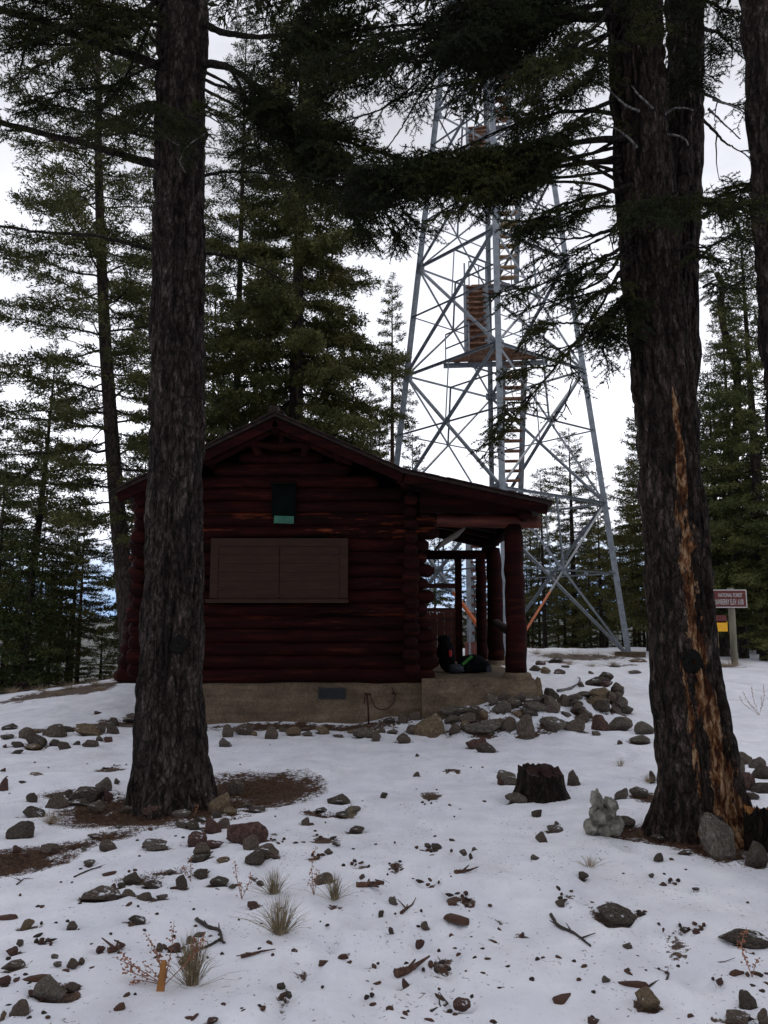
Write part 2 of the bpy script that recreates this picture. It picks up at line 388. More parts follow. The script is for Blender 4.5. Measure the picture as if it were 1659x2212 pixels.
# ------------------------------------------------------------------ ground sheet
def grow(a, step, end, f=1.13):
    out = [a]
    while out[-1] < end: out.append(out[-1]+step); step *= f
    return out[1:]
xs = np.concatenate([-np.array(grow(9, .08, 7500))[::-1], np.arange(-9, 9.001, .055), np.array(grow(9, .08, 7500))])
ys = np.concatenate([-np.array(grow(-2.4, .08, 7500))[::-1], np.arange(2.4, 12, .045), np.arange(12, 34, .11), np.array(grow(34, .15, 7500))])
PATCH = [  # px, py, rx, ry (1659 px view), strength: where needles and soil show through the snow
    (350, 1748, 240, 46, 1.15), (560, 1690, 90, 26, 1.0), (130, 1715, 60, 12, .8), (600, 1705, 115, 42, 1.2), (230, 1745, 120, 45, .9), (500, 1700, 120, 40, 1.0),
    (1470, 1800, 170, 32, .95), (1560, 1840, 110, 34, 1.0), (1640, 1800, 60, 60, 1.1), (1390, 1722, 55, 14, 1.0), (1330, 1790, 60, 22, .9),
    (50, 1858, 120, 36, 1.15), (165, 1825, 60, 14, .9), (240, 1805, 65, 14, .9), (240, 1660, 45, 10, .6),
    (660, 1567, 330, 12, 1.1), (250, 1562, 80, 14, 1.0), (950, 1545, 130, 16, 1.1), (1060, 1515, 130, 26, 1.2), (1170, 1520, 70, 20, .8), (1280, 1515, 60, 22, .6),
    (120, 1577, 130, 12, .5), (930, 1720, 28, 16, .8), (985, 1665, 30, 8, .6), (855, 1870, 20, 16, .8), (925, 1905, 26, 14, .85),
    (985, 1935, 30, 10, .7), (960, 2080, 34, 34, .7), (700, 1813, 40, 12, .7), (680, 1850, 26, 8, .6), (600, 1815, 40, 8, .6),
    (935, 1834, 34, 10, .6), (1225, 1932, 16, 18, .7), (1495, 2005, 28, 12, .6), (100, 2030, 35, 8, .5),
    (300, 1900, 60, 14, .6), (370, 1880, 60, 8, .5), (1010, 1950, 20, 20, .5), (1380, 1975, 26, 10, .7),
    (140, 1494, 130, 10, 1.3), (215, 1480, 60, 8, 1.2), (60, 1508, 90, 10, 1.2), (1255, 1419, 130, 8, 1.2), (1320, 1436, 60, 5, .7), (1560, 1437, 60, 6, .5),
    (1200, 1428, 60, 5, .6), (1560, 1560, 50, 5, .4), (780, 1868, 30, 9, .5), (1450, 1905, 30, 8, .25), (700, 1760, 60, 10, .5)]
def build_ground():
    X, Y = np.meshgrid(xs, ys)
    Z = G(X, Y)
    bare = np.full(X.shape, -.12)
    nz = fbm(X*2.2, Y*2.2, o=4)
    for px, py, rx, ry, st in PATCH:
        st = .42+.66*st
        c = ground_at(px, py); e1 = ground_at(px, py-ry); e2 = ground_at(px, py+ry)
        wx = rx/F*math.hypot(c[1], .6); wy = max(.06, min(abs(e1[1]-e2[1])/2, 2.5))
        d = np.sqrt(((X-c[0])/wx)**2+((Y-(e1[1]+e2[1])/2)/wy)**2)
        bare = np.maximum(bare, st*np.clip(1.25-d, -.3, 1)*.8)
    for r_ in ROCKS:   # melt rim of bare soil round every stone, also painting in contact shade
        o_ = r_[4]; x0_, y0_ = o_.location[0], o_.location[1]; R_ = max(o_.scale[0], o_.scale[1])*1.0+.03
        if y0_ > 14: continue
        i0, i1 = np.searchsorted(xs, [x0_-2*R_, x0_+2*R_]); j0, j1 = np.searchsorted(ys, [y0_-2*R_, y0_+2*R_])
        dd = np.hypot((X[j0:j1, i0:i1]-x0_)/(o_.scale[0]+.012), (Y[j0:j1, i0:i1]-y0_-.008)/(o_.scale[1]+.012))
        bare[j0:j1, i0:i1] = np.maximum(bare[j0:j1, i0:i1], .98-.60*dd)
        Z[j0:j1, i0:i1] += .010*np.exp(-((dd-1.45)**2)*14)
    bare = bare+.10*nz
    yc = np.interp(X, [-40, -9, -5.5, -3, 0, 10, 40], [13, 16.0, 18.5, 24, 33, 34, 30])
    bare = np.maximum(bare, sstep((Y-yc+.5)/3)*(.55+.35*nz))
    bare[Y < 2] = -.1
    forest = sstep((np.hypot(X, Y)-70)/60)
    near = (np.hypot(X, Y) < 30)
    Z = Z-near*.03*np.clip(bare+.05, 0, 1)
    # shallow old footprints down the middle
    rf_ = np.random.default_rng(8)
    FP = [(955+26*(-1)**k+14*math.sin(k*1.7), max(2150-k*36-(k**2)*.3, 1590)) for k in range(16)]
    FP += [(600+k*26+20*(-1)**k, 2190-k*34) for k in range(9)]+[(1500-k*30+16*(-1)**k, 2120-k*26) for k in range(9)]+[(rf_.uniform(450, 1500), rf_.uniform(1600, 2190)) for _ in range(26)]
    for fx_, fy_ in FP:
        c = ground_at(fx_, fy_)
        d = ((X-c[0])/.07)**2+((Y-c[1])/.15)**2
        Z = Z-.030*np.exp(-d*d*.6)+.010*np.exp(-((np.sqrt(d)-1.6)**2)*4); bare = np.maximum(bare, (.30+.25*rf_.uniform(-1, 1))*np.exp(-d*.8)-.12*(d > 4))
    nx, ny = len(xs), len(ys)
    i = np.arange(ny-1)[:, None]*nx; j = np.arange(nx-1)[None]
    Q = np.stack([i+j, i+j+1, i+nx+j+1, i+nx+j], -1).reshape(-1, 4)
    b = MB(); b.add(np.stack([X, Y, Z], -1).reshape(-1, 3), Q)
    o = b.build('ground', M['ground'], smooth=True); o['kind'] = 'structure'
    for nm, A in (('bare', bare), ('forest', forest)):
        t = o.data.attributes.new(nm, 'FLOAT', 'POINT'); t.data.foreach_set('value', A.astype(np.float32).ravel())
# ------------------------------------------------------------------ foreground trunks
def big_trunk(name, parent, org, P, r, seg=190, dz=.022, flare=None, strip=None, amp=.036, matl='bark', seed=0, zt_fine=8.5):
    P = np.asarray(P, float); r = np.asarray(r, float)
    z0, z1 = P[0][2], P[-1][2]
    zz = np.concatenate([np.arange(z0, min(z1, zt_fine), dz), np.arange(min(z1, zt_fine), z1, .2)])
    cx = np.interp(zz, P[:, 2], P[:, 0]); cy = np.interp(zz, P[:, 2], P[:, 1]); rr = np.interp(zz, P[:, 2], r)
    k = np.ones(9)/9
    if len(zz) > 60:
        for arr in (cx, cy, rr):
            pad = np.pad(arr, 4, mode='edge'); arr[:] = np.convolve(pad, k, 'valid')
    th = np.linspace(0, 2*pi, seg, endpoint=False)
    T, Zm = np.meshgrid(th, zz)
    c, s_ = np.cos(T), np.sin(T)
    hgt = Zm-z0
    R = rr[:, None]*np.ones_like(T)
    R = R*(1+.05*vn(c*1.2+seed, s_*1.2, Zm*.5)+.04*vn(c*2.5, s_*2.5+seed, Zm*.9))
    R = R+flare*np.exp(-hgt/.22)*(.75+.6*vn(c*1.7+seed*3, s_*1.7, 0*Zm))*rr[0] if flare else R
    q = 1.0/.055
    w = .5*vn(c*3+9, s_*3, Zm*1.6)
    fur = 1-np.abs(vn(c*rr[:, None]*q+w, s_*rr[:, None]*q+seed, Zm*2.6+w*2))*2.2
    fur2 = vn(c*rr[:, None]*q*2.6, s_*rr[:, None]*q*2.6+seed, Zm*11)
    R = R-amp*np.clip(fur, -1, 1)*.75+amp*.35*fur2
    Mk = np.zeros_like(T)
    if strip is not None: Mk = strip(T, Zm); R = R-.018*np.clip(Mk, 0, 1)
    V = np.stack([cx[:, None]+R*c, cy[:, None]+R*s_, Zm], -1).reshape(-1, 3)
    n = len(zz); i = np.arange(n-1)[:, None]; j = np.arange(seg)[None]; k2 = (j+1) % seg
    Q = np.stack([i*seg+j, i*seg+k2, (i+1)*seg+k2, (i+1)*seg+j], -1).reshape(-1, 4)
    b = MB(); b.add(V, Q, Mk.ravel()*1.0)
    return b, b.build(name, M[matl], parent, org, smooth=True)
def knot(parent, org, p, r):
    rg = np.random.default_rng(5); b = MB()
    n, m_ = 16, 8; V = []
    for i in range(m_):
        f = i/(m_-1); rad = r*math.sin(pi*(.08+.9*f)); zoff = -math.cos(pi*f)*r*.25
        for j in range(n):
            a = j*2*pi/n; k = 1+.07*rg.standard_normal()+.1*math.sin(3*a+i)
            V.append([p[0]+cos(a)*rad*k, p[1]+zoff, p[2]+sin(a)*rad*1.15*k])
    i = np.arange(m_-1)[:, None]; j = np.arange(n)[None]; k2 = (j+1) % n
    b.add(V, np.stack([i*n+j, i*n+k2, (i+1)*n+k2, (i+1)*n+j], -1).reshape(-1, 4))
    b.build('knot', M['black_knot'], parent, org, smooth=True)
M['black_knot'] = simple('knot_dark', [(.3, (.004, .004, .004)), (.7, (.014, .013, .012))], 40, None, .95, .1, .8, .03)
def bez(P, n=24):
    """smooth polyline through control points (Catmull-Rom)"""
    P = np.asarray(P, float)
    Q = np.vstack([2*P[0]-P[1], P, 2*P[-1]-P[-2]]); out = []
    for i in range(1, len(Q)-2):
        for t in np.linspace(0, 1, max(2, n//(len(P)-1)), endpoint=False):
            a, b, c, d = Q[i-1], Q[i], Q[i+1], Q[i+2]
            out.append(.5*((2*b)+(-a+c)*t+(2*a-5*b+4*c-d)*t*t+(-a+3*b-3*c+d)*t**3))
    out.append(P[-1]); return np.array(out)
def twig_sprays(wood, nd, rng, P, T, start=.15, lat=.055, Lmax=.55, dens=1.0, droop=.25, nl=.029, nw=.0078, prof='mid', hang=0.0):
    """laterals with needled twigs along polyline P"""
    seg = np.linalg.norm(np.diff(P, axis=0), axis=1); cum = np.concatenate([[0], np.cumsum(seg)]); tot = cum[-1]
    n = int(tot*(1-start)/lat*dens)
    TP0, TP1 = [], []
    for k in range(n):
        f = start+(1-start)*(k+rng.uniform(0, 1))/n; d = f*tot
        p = np.array([np.interp(d, cum, P[:, a]) for a in range(3)])
        i = min(len(seg)-1, int(np.searchsorted(cum, d)-1)); i = max(i, 0)
        t = norm(P[i+1]-P[i])
        sd = norm(np.cross(t, (0, 0, 1)))*(1 if k % 2 else -1)
        if vn([p[0]*3.1+7], [p[1]*3.1], [p[2]*3.6])[0] < -.12: continue
        if prof == 'mid': L = Lmax*(.35+.65*min(1, (f-start)/.25+.2))*(1-.72*max(0, (f-.35)/.65))
        else: L = Lmax*(1-.6*f)
        L *= rng.uniform(.45, 1.15)
        dr = norm(t*rng.uniform(.35, .8)+sd*rng.uniform(.6, 1.0)+np.array([0, 0, rng.uniform(-.45, .15)-hang]))
        ns = max(2, int(L/.05)); q = [p]
        for s in range(ns):
            dr = norm(dr+np.array([0, 0, -droop*.12])+rng.standard_normal(3)*.09); q.append(q[-1]+dr*L/ns)
        q = np.array(q)
        wood.sticks(q[:-1], q[1:], np.linspace(.0045, .002, ns), np.linspace(.004, .0015, ns))
        TP0 += list(q[:-1]); TP1 += list(q[1:])
        # secondary twigs
        for s in range(1, ns+1):
            for side in (-1, 1):
                if rng.uniform() < .22: continue
                tt = norm(q[s]-q[s-1]); sv = norm(np.cross(tt, (0, 0, 1)))*side
                l2 = (.05+.13*(1-s/(ns+1.0)))*rng.uniform(.6, 1.3)*(.6+Lmax)
                d2 = norm(tt*.7+sv*.8+np.array([0, 0, rng.uniform(-.5, .2)-hang*.6]))
                TP0.append(q[s]); TP1.append(q[s]+d2*l2)
    if not TP0: return
    A = np.array(TP0); B = np.array(TP1); L = np.linalg.norm(B-A, axis=1)
    wood.sticks(A, B, .0022, .0012)
    cnt = np.maximum(3, (L/.0048).astype(int))
    idx = np.repeat(np.arange(len(A)), cnt)
    u = rng.uniform(0, 1, len(idx))[:, None]
    pos = A[idx]+(B-A)[idx]*u
    ax = norm(B-A)[idx]
    D = ax*.55+norm(rng.standard_normal((len(idx), 3)))*.95
    nd.needles(pos, D, nl*rng.uniform(.6, 1.15, len(idx)), nw, rng)
def bough(parent, org, pts, r0=.03, seed=0, name='branch', lat=.046, Lmax=.5, dens=1.0, start=.15, leafy=True, nd_mat='needle', wood='wood_limb', droop=.25, hang=0.0, tip=.005, wob=.02):
    rng = np.random.default_rng(seed)
    P = bez([at(*p) for p in pts], 30)
    P[1:-1] += np.cumsum(rng.standard_normal((len(P)-2, 3)), 0)*wob*.22
    w = MB(); nd = MB()
    w.tube(P, tip+(r0*.8-tip)*(1-np.linspace(0, 1, len(P)))**1.6, 7, True, .08, rng)
    if leafy:
        twig_sprays(w, nd, rng, P, None, start, lat, Lmax, dens, droop, hang=hang)
        sg_ = np.linalg.norm(np.diff(P, axis=0), axis=1); cum = np.concatenate([[0], np.cumsum(sg_)]); tot = cum[-1]
        ns = int(tot*(1-start)/.22*min(1.6, dens)) if Lmax > .21 else 0
        for k in range(ns):
            f = start+(1-start)*(k+rng.uniform(0, 1))/ns*.97
            p0 = np.array([np.interp(f*tot, cum, P[:, a]) for a in range(3)]); i = min(len(sg_)-1, max(0, int(np.searchsorted(cum, f*tot)-1))); t = norm(P[i+1]-P[i])
            sv = norm(np.cross(t, (0, 0, 1)))*(1 if k % 2 else -1); L = Lmax*1.35*rng.uniform(.45, 1.0)*(1-.45*f)
            d = norm(t*rng.uniform(.5, 1.1)+sv*rng.uniform(.5, 1)+np.array([0, 0, rng.uniform(-.55, .12)-hang]))
            q = [p0]
            for _ in range(5):
                d = norm(d+rng.standard_normal(3)*.12+np.array([0, 0, -.05])); q.append(q[-1]+d*L/5)
            q = np.array(q); w.tube(q, np.linspace(.008, .003, 6), 4, False)
            twig_sprays(w, nd, rng, q, None, .12, lat*1.05, Lmax*.5, min(dens, 1.3), droop, hang=hang)
    o = w.build(name, M[wood], parent, org, smooth=True)
    if nd.n: nd.build('needles', M[nd_mat], o, org)
    return o
# ---- conifer generator
def conifer(H, z0, R, nb, seed, lean=(0, 0), bend=(0, 0), leaf=(.115, .034), tuft=.085, lat=.15, e=(-.2, .55), droop=.35, tr=None, k=8,
            gap=.0, prof=.8, stubs=0, spread=.8, lateral=1.0, minL=.25, crowngap=0):
    rng = np.random.default_rng(seed)
    tr = tr or H*.013
    def ax(z): t = np.asarray(z)/H; return np.stack([lean[0]*t+bend[0]*np.sin(pi*t), lean[1]*t+bend[1]*np.sin(pi*t), np.asarray(z)], -1)
    W = MB(); L = MB()
    zz = np.linspace(-.4, H, 26); W.tube(ax(zz), np.maximum(.012, tr*(1-np.clip(zz, 0, H)/H)**.85+tr*.35*np.exp(-np.clip(zz, 0, 9)*2.5)), 12, True, .03, rng)
    TP, TD = [], []; S0, S1, SR0, SR1 = [], [], [], []
    for i in range(nb):
        t = ((i+rng.uniform(0, 1))/nb)**1.0; zb = z0+(H-z0)*t*.985
        az = i*2.39996+rng.uniform(-.5, .5)
        Lb = R*((1-t)**prof)*min(1, .45+t*5)*rng.uniform(.5, 1.12)+minL*rng.uniform(.5, 1.1)
        el = e[0]+(e[1]-e[0])*t+rng.uniform(-.14, .14)
        dh = np.array([cos(az), sin(az), 0]); n = max(4, int(Lb/.22)+2)
        s = np.linspace(0, 1, n); b0 = ax(zb)
        zo = Lb*(el*s-droop*(s**1.4)*(1-.62*s))
        P = b0[None]+dh[None]*(Lb*s)[:, None]+np.array([0, 0, 1.])[None]*zo[:, None]
        P[1:] += np.cumsum(rng.standard_normal((n-1, 3))*.02*Lb/2, 0)
        rb = .007+.009*Lb
        S0.append(P[:-1]); S1.append(P[1:]); rr = np.linspace(rb, .004, n); SR0.append(rr[:-1]); SR1.append(rr[1:])
        m = int(Lb/lat*2)+2
        for q in range(m):
            f = .16+.84*(q+rng.uniform(0, 1))/m
            p = np.array([np.interp(f, s, P[:, a]) for a in range(3)])
            if gap and vn([p[0]*.9+seed], [p[1]*.9], [p[2]*1.3])[0] < gap-1: continue
            j = min(n-2, int(f*(n-1))); tg = norm(P[j+1]-P[j])
            sd = norm(np.cross(tg, (0, 0, 1)))*(1 if q % 2 else -1)
            ll = lateral*(.12+.42*Lb*f*(1-f)*1.9)*rng.uniform(.5, 1.2)*(1 if f < .97 else .5)
            ll = min(ll, .9)
            dd = norm(tg*.65+sd*rng.uniform(.5, 1)+np.array([0, 0, rng.uniform(-.35, .25)]))
            c = max(1, int(ll/tuft)); w = (np.arange(c)+.5)/c*ll
            TP.append(p[None]+dd[None]*w[:, None]+np.array([0, 0, -.25])[None]*(w**2)[:, None]); TD.append(np.repeat(dd[None], c, 0))
            S0.append(p[None]); S1.append((p+dd*ll+np.array([0, 0, -.25])*ll*ll)[None]); SR0.append(np.array([.005])); SR1.append(np.array([.003]))
    for i in range(stubs):
        zb = rng.uniform(.6, z0+.5); az = rng.uniform(0, 2*pi); ln = rng.uniform(.25, 1.1)
        b0 = ax(zb); S0.append(b0[None]); S1.append((b0+np.array([cos(az)*ln, sin(az)*ln, rng.uniform(-.35, .2)]))[None]); SR0.append(np.array([.014])); SR1.append(np.array([.004]))
    W.sticks(np.concatenate(S0), np.concatenate(S1), np.concatenate(SR0), np.concatenate(SR1))
    P = np.concatenate(TP); D = np.concatenate(TD)
    P = np.repeat(P, k, 0); D = np.repeat(D, k, 0)
    m = len(P)
    P = P+rng.standard_normal((m, 3))*.042
    D = norm(D)*.7+norm(rng.standard_normal((m, 3)))*spread+np.array([0, 0, .12])
    L.leaves(P, D, leaf[0]*rng.uniform(.55, 1.25, m), leaf[1]*rng.uniform(.7, 1.2, m), rng)
    return W, L
TREES = {}
def tree_from(name, W, L, loc, label, cat, group=None, lm='fir_far', wm='bark_far', rz=0.0, tkey=None):
    root = empty(name, loc, label, cat, group, rz)
    t = W.build('trunk', M[wm], root, smooth=True); c = L.build('crown', M[lm], root)
    return root
def dup(root, loc, rz, sc, label, group, sz=None):
    r = root.copy(); COL.objects.link(r); r.location = [float(c) for c in loc]; r.rotation_euler = (0, 0, rz); r.scale = (sc, sc, sz or sc)
    r['label'] = label; r['group'] = group
    for ch in list(root.children):
        c = ch.copy(); COL.objects.link(c); c.parent = r
    return r
def tree_h(px, ytop, Y, base):
    return float(at(px, ytop, Y)[2]-base)
# ------------------------------------------------------------------ the two big firs in front
lt0 = np.array([-1.90, 7.33, g(-1.9, 7.33)-.12])
left_tree = empty('fir_tree', lt0, 'thick dark fir trunk at left standing between the camera and the log cabin', 'tree')
PL = [(-1.90, 7.33, lt0[2]), (-1.93, 7.33, .5), (-1.95, 7.33, 1.0), (-1.958, 7.33, 1.8), (-1.967, 7.33, 3.1), (-2.03, 7.33, 5.4), (-2.08, 7.33, 8.0), (-2.12, 7.33, 14)]
big_trunk('trunk', left_tree, lt0, PL, [.36, .33, .295, .27, .256, .248, .246, .12], flare=.42, seed=1)
p = at(386, 1393, 7.33-.262); knot(left_tree, lt0, p, .075)
rt0 = np.array([2.45, 6.35, g(2.45, 6.35)-.12])
right_tree = empty('fir_tree', rt0, 'forked fir at right with tan bark stripped in a long streak', 'tree')
def strip(T, Z):
    # streak of stripped bark facing the camera, drifting right as it goes down
    cen = -1.42-.10*(Z-1.6)+.05*np.sin(Z*2.2)
    wd = np.interp(Z, [0, .25, .5, 1.2, 1.8, 2.3, 2.8, 3.3, 3.6], [.42, .62, .46, .40, .34, .36, .22, .12, .02])
    d = np.abs((T-2*pi-cen))
    d = np.minimum(d, np.abs(T-cen))
    m = np.clip(1.15-d/np.maximum(wd, .02), 0, 1)*(Z < 3.6)*np.interp(Z, [0, 2.1, 3.4], [1, .95, .55])
    m2 = np.clip(1-np.abs(T-2*pi+1.95)/.2, 0, 1)*(Z < 1.3)*.5
    return np.maximum(m, m2)*.9
PA = [(2.46, 6.35, rt0[2]), (2.44, 6.35, .5), (2.36, 6.35, 1.4), (2.345, 6.35, 2.9), (2.27, 6.35, 4.5), (2.22, 6.35, 7.1), (2.15, 6.35, 14)]
big_trunk('trunk', right_tree, rt0, PA, [.36, .285, .248, .242, .228, .235, .12], flare=.36, strip=strip, matl='bark_strip', seed=4)
PB = [(2.54, 6.46, rt0[2]), (2.53, 6.46, .6), (2.50, 6.5, 1.4), (2.50, 6.6, 2.9), (2.64, 6.75, 4.5), (2.92, 6.95, 7.1), (3.2, 7.2, 14)]
big_trunk('trunk', right_tree, rt0, PB, [.26, .235, .20, .185, .182, .172, .09], flare=.3, matl='bark', seed=8)
p = at(1497, 1430, 6.35-.235); knot(right_tree, rt0, p, .078)
et0 = np.array([3.03, 5.55, g(3.03, 5.55)-.1])
edge_tree = empty('fir_tree', et0, 'dark fir trunk cut by the right edge of the photo', 'tree')
big_trunk('trunk', edge_tree, et0, [(3.02, 5.55, et0[2]), (3.02, 5.55, 1), (3.03, 5.55, 3), (3.05, 5.55, 6), (3.1, 5.55, 12)], [.3, .27, .245, .235, .12], flare=.3, seed=12, seg=120)
sd = [100]
def B(tree, org, pts, **kw):
    sd[0] += 1; return bough(tree, org, pts, seed=sd[0], **kw)
# left tree: limbs to the left
B(left_tree, lt0, [(360, 150, 7.25), (200, 95, 6.9), (60, 45, 6.6), (-60, 20, 6.4)], r0=.065, Lmax=.55, tip=.03)
B(left_tree, lt0, [(350, 360, 7.2), (230, 320, 6.9), (120, 285, 6.7), (-40, 250, 6.5)], r0=.06, Lmax=.45, dens=.8, tip=.025)
B(left_tree, lt0, [(350, 545, 7.3), (230, 510, 7.0), (100, 495, 6.9), (-20, 480, 6.8)], r0=.025, Lmax=.2, dens=.35, tip=.012)
B(left_tree, lt0, [(360, 40, 7.2), (220, 10, 6.8), (90, -30, 6.5)], r0=.05, Lmax=.6)
B(left_tree, lt0, [(360, -10, 7.3), (250, 60, 6.6), (150, 110, 6.2), (20, 190, 6.0)], r0=.04, Lmax=.4, dens=.8)
B(left_tree, lt0, [(70, 50, 6.6), (55, 100, 6.5), (40, 160, 6.4), (-10, 205, 6.3)], r0=.025, Lmax=.2, dens=.5)
B(left_tree, lt0, [(340, 230, 7.2), (290, 280, 6.9), (190, 290, 6.7), (60, 310, 6.6)], r0=.03, Lmax=.35, dens=.7)
# towards the camera, hanging before the trunk
B(left_tree, lt0, [(400, 355, 7.1), (390, 300, 6.7), (350, 250, 6.2), (330, 225, 5.7)], r0=.028, Lmax=.85, dens=1.5, lat=.045, start=.2)
B(left_tree, lt0, [(410, 350, 7.1), (430, 290, 6.8), (440, 250, 6.4), (470, 240, 6.0)], r0=.02, Lmax=.5, dens=1.2)
B(left_tree, lt0, [(330, 300, 7.2), (290, 290, 6.7), (240, 260, 6.2), (210, 260, 5.9)], r0=.02, Lmax=.6, dens=1.0)
# right-hand limbs of the left tree
B(left_tree, lt0, [(430, 50, 7.3), (500, 74, 7.2), (590, 78, 7.0), (700, 50, 6.8), (820, 10, 6.6)], r0=.05, Lmax=.6, start=.35, tip=.012)
B(left_tree, lt0, [(430, 138, 7.3), (490, 145, 7.1), (560, 190, 6.9), (640, 255, 6.7), (760, 310, 6.5), (880, 345, 6.3)], r0=.055, Lmax=.6, dens=1.3, start=.2, tip=.012)
B(left_tree, lt0, [(560, 190, 6.9), (640, 300, 6.8), (720, 390, 6.7), (800, 430, 6.6), (880, 480, 6.5)], r0=.03, Lmax=.55, dens=1.35)
B(left_tree, lt0, [(500, 150, 7.1), (560, 260, 7.1), (620, 360, 7.0), (700, 430, 6.9)], r0=.025, Lmax=.5, dens=1.0)
B(left_tree, lt0, [(640, 255, 6.7), (740, 340, 6.3), (830, 380, 6.1), (900, 395, 6.0)], r0=.02, Lmax=.5, dens=1.4)
B(left_tree, lt0, [(760, 400, 6.6), (810, 450, 6.5), (850, 500, 6.4), (870, 530, 6.4)], r0=.012, Lmax=.35, dens=1.2, hang=.2)
B(left_tree, lt0, [(590, 78, 7.0), (630, 160, 6.9), (650, 230, 6.9), (665, 330, 6.8)], r0=.012, Lmax=.15, dens=.4)
B(left_tree, lt0, [(430, 545, 7.4), (520, 560, 7.6), (620, 610, 7.9), (720, 650, 8.2)], r0=.022, Lmax=.12, dens=.3)
B(left_tree, lt0, [(430, 380, 7.4), (500, 370, 7.6), (590, 380, 7.9), (690, 400, 8.2)], r0=.025, Lmax=.45, dens=.7)
# canopy band across the top, from the right tree
O = (right_tree, rt0)
B(*O, [(1370, -60, 6.3), (1200, -10, 6.1), (1000, 40, 5.9), (800, 60, 5.8), (620, 90, 5.7)], r0=.05, Lmax=.62, dens=1.5)
B(*O, [(1350, 20, 6.3), (1180, 60, 6.2), (1000, 110, 6.1), (860, 150, 6.0), (690, 200, 5.9)], r0=.045, Lmax=.6, dens=1.6)
B(*O, [(1350, 60, 6.4), (1230, 110, 6.5), (1100, 150, 6.7), (950, 190, 6.9), (820, 225, 7.0)], r0=.035, Lmax=.5, dens=1.4)
B(*O, [(1360, -100, 6.3), (1180, -70, 6.0), (960, -40, 5.7), (740, -20, 5.5), (560, 0, 5.4)], r0=.05, Lmax=.6, dens=1.5)
B(*O, [(1360, 0, 6.2), (1250, 20, 5.9), (1130, 60, 5.6), (1000, 90, 5.4), (900, 130, 5.3)], r0=.03, Lmax=.6, dens=1.4)
B(*O, [(1370, -40, 6.3), (1290, 60, 5.7), (1230, 120, 5.3), (1150, 150, 5.0)], r0=.03, Lmax=.6, dens=1.6)
B(*O, [(1350, 100, 6.4), (1300, 130, 6.2), (1240, 190, 6.0), (1150, 230, 5.9)], r0=.025, Lmax=.5, dens=1.3)
B(*O, [(1000, 110, 6.1), (920, 200, 6.0), (880, 260, 6.0), (850, 300, 6.0), (815, 350, 6.0)], r0=.012, Lmax=.14, dens=.3)
B(*O, [(900, 180, 6.5), (820, 235, 6.5), (740, 260, 6.5), (700, 300, 6.5)], r0=.012, Lmax=.22, dens=.8, hang=.3)
for k_ in range(11):
    rq = np.random.default_rng(900+k_); xa = rq.uniform(560, 1250); ya = rq.uniform(-60, 150); Yd = rq.uniform(5.2, 6.6)
    B(*O, [(1350, rq.uniform(-150, 60), 6.3), ((xa+1350)/2+80, ya-40, (Yd+6.3)/2), (xa+90, ya, Yd), (xa-90, ya+rq.uniform(20, 70), Yd)], r0=.026, Lmax=.5, dens=1.15, start=.35)
for k_ in range(7):
    rq = np.random.default_rng(950+k_); xa = rq.uniform(20, 230); ya = rq.uniform(-40, 230)
    B(left_tree, lt0, [(370, rq.uniform(-80, 120), 7.2), ((xa+370)/2, ya-10, 6.8), (xa, ya, 6.5), (xa-80, ya+25, 6.3)], r0=.022, Lmax=.4, dens=.9, start=.3)
for k_ in range(3):
    rq = np.random.default_rng(970+k_); xa = rq.uniform(640, 860); ya = rq.uniform(330, 440)
    B(left_tree, lt0, [(435, 150+20*k_, 7.2), (540, 210+20*k_, 6.9), (xa-90, ya-40, 6.6), (xa+40, ya+rq.uniform(-10, 50), 6.4)], r0=.022, Lmax=.5, dens=1.4, start=.3)
for k_ in range(7):
    rq = np.random.default_rng(1200+k_); xa = rq.uniform(800, 1120); ya = rq.uniform(355, 430); Yd = rq.uniform(5.6, 6.3)
    B(*O, [(1356, 290+22*k_, 6.3), (1240, ya-25, 6.1), (xa+110, ya-10, Yd), (xa-110, ya+rq.uniform(0, 35), Yd)], r0=.022, Lmax=.42, dens=1.5, start=.3)
for pts in ([(1365, 480, 6.2), (1290, 520, 6.0), (1230, 560, 5.9), (1180, 545, 5.9)], [(1368, 530, 6.2), (1310, 560, 6.0), (1240, 600, 5.9), (1170, 600, 5.9)], [(1368, 560, 6.2), (1320, 610, 6.0), (1240, 640, 5.9), (1150, 660, 5.9)],
            [(1368, 600, 6.2), (1330, 660, 6.1), (1290, 690, 6.0), (1250, 720, 6.0)], [(1260, 700, 6.0), (1220, 700, 6.0), (1180, 700, 6.0), (1150, 720, 6.0)], [(1200, 790, 6.0), (1160, 800, 6.0), (1120, 800, 6.0)],
            [(1150, 850, 5.9), (1120, 870, 5.9), (1080, 880, 5.9), (1060, 940, 5.9)], [(1368, 640, 6.2), (1350, 690, 6.1), (1330, 730, 6.1), (1290, 745, 6.0)], [(1350, 440, 6.2), (1260, 450, 6.0), (1180, 470, 5.9), (1110, 500, 5.9)]):
    B(*O, pts, r0=.014, Lmax=.34, dens=1.8, start=.25)
for pts in ([(770, 390, 6.5), (820, 440, 6.45), (850, 500, 6.4), (880, 540, 6.4)], [(800, 380, 6.4), (850, 430, 6.35), (890, 480, 6.3)], [(720, 400, 6.6), (760, 450, 6.5), (810, 520, 6.5)]):
    B(left_tree, lt0, pts, r0=.010, Lmax=.32, dens=1.6, hang=.15)
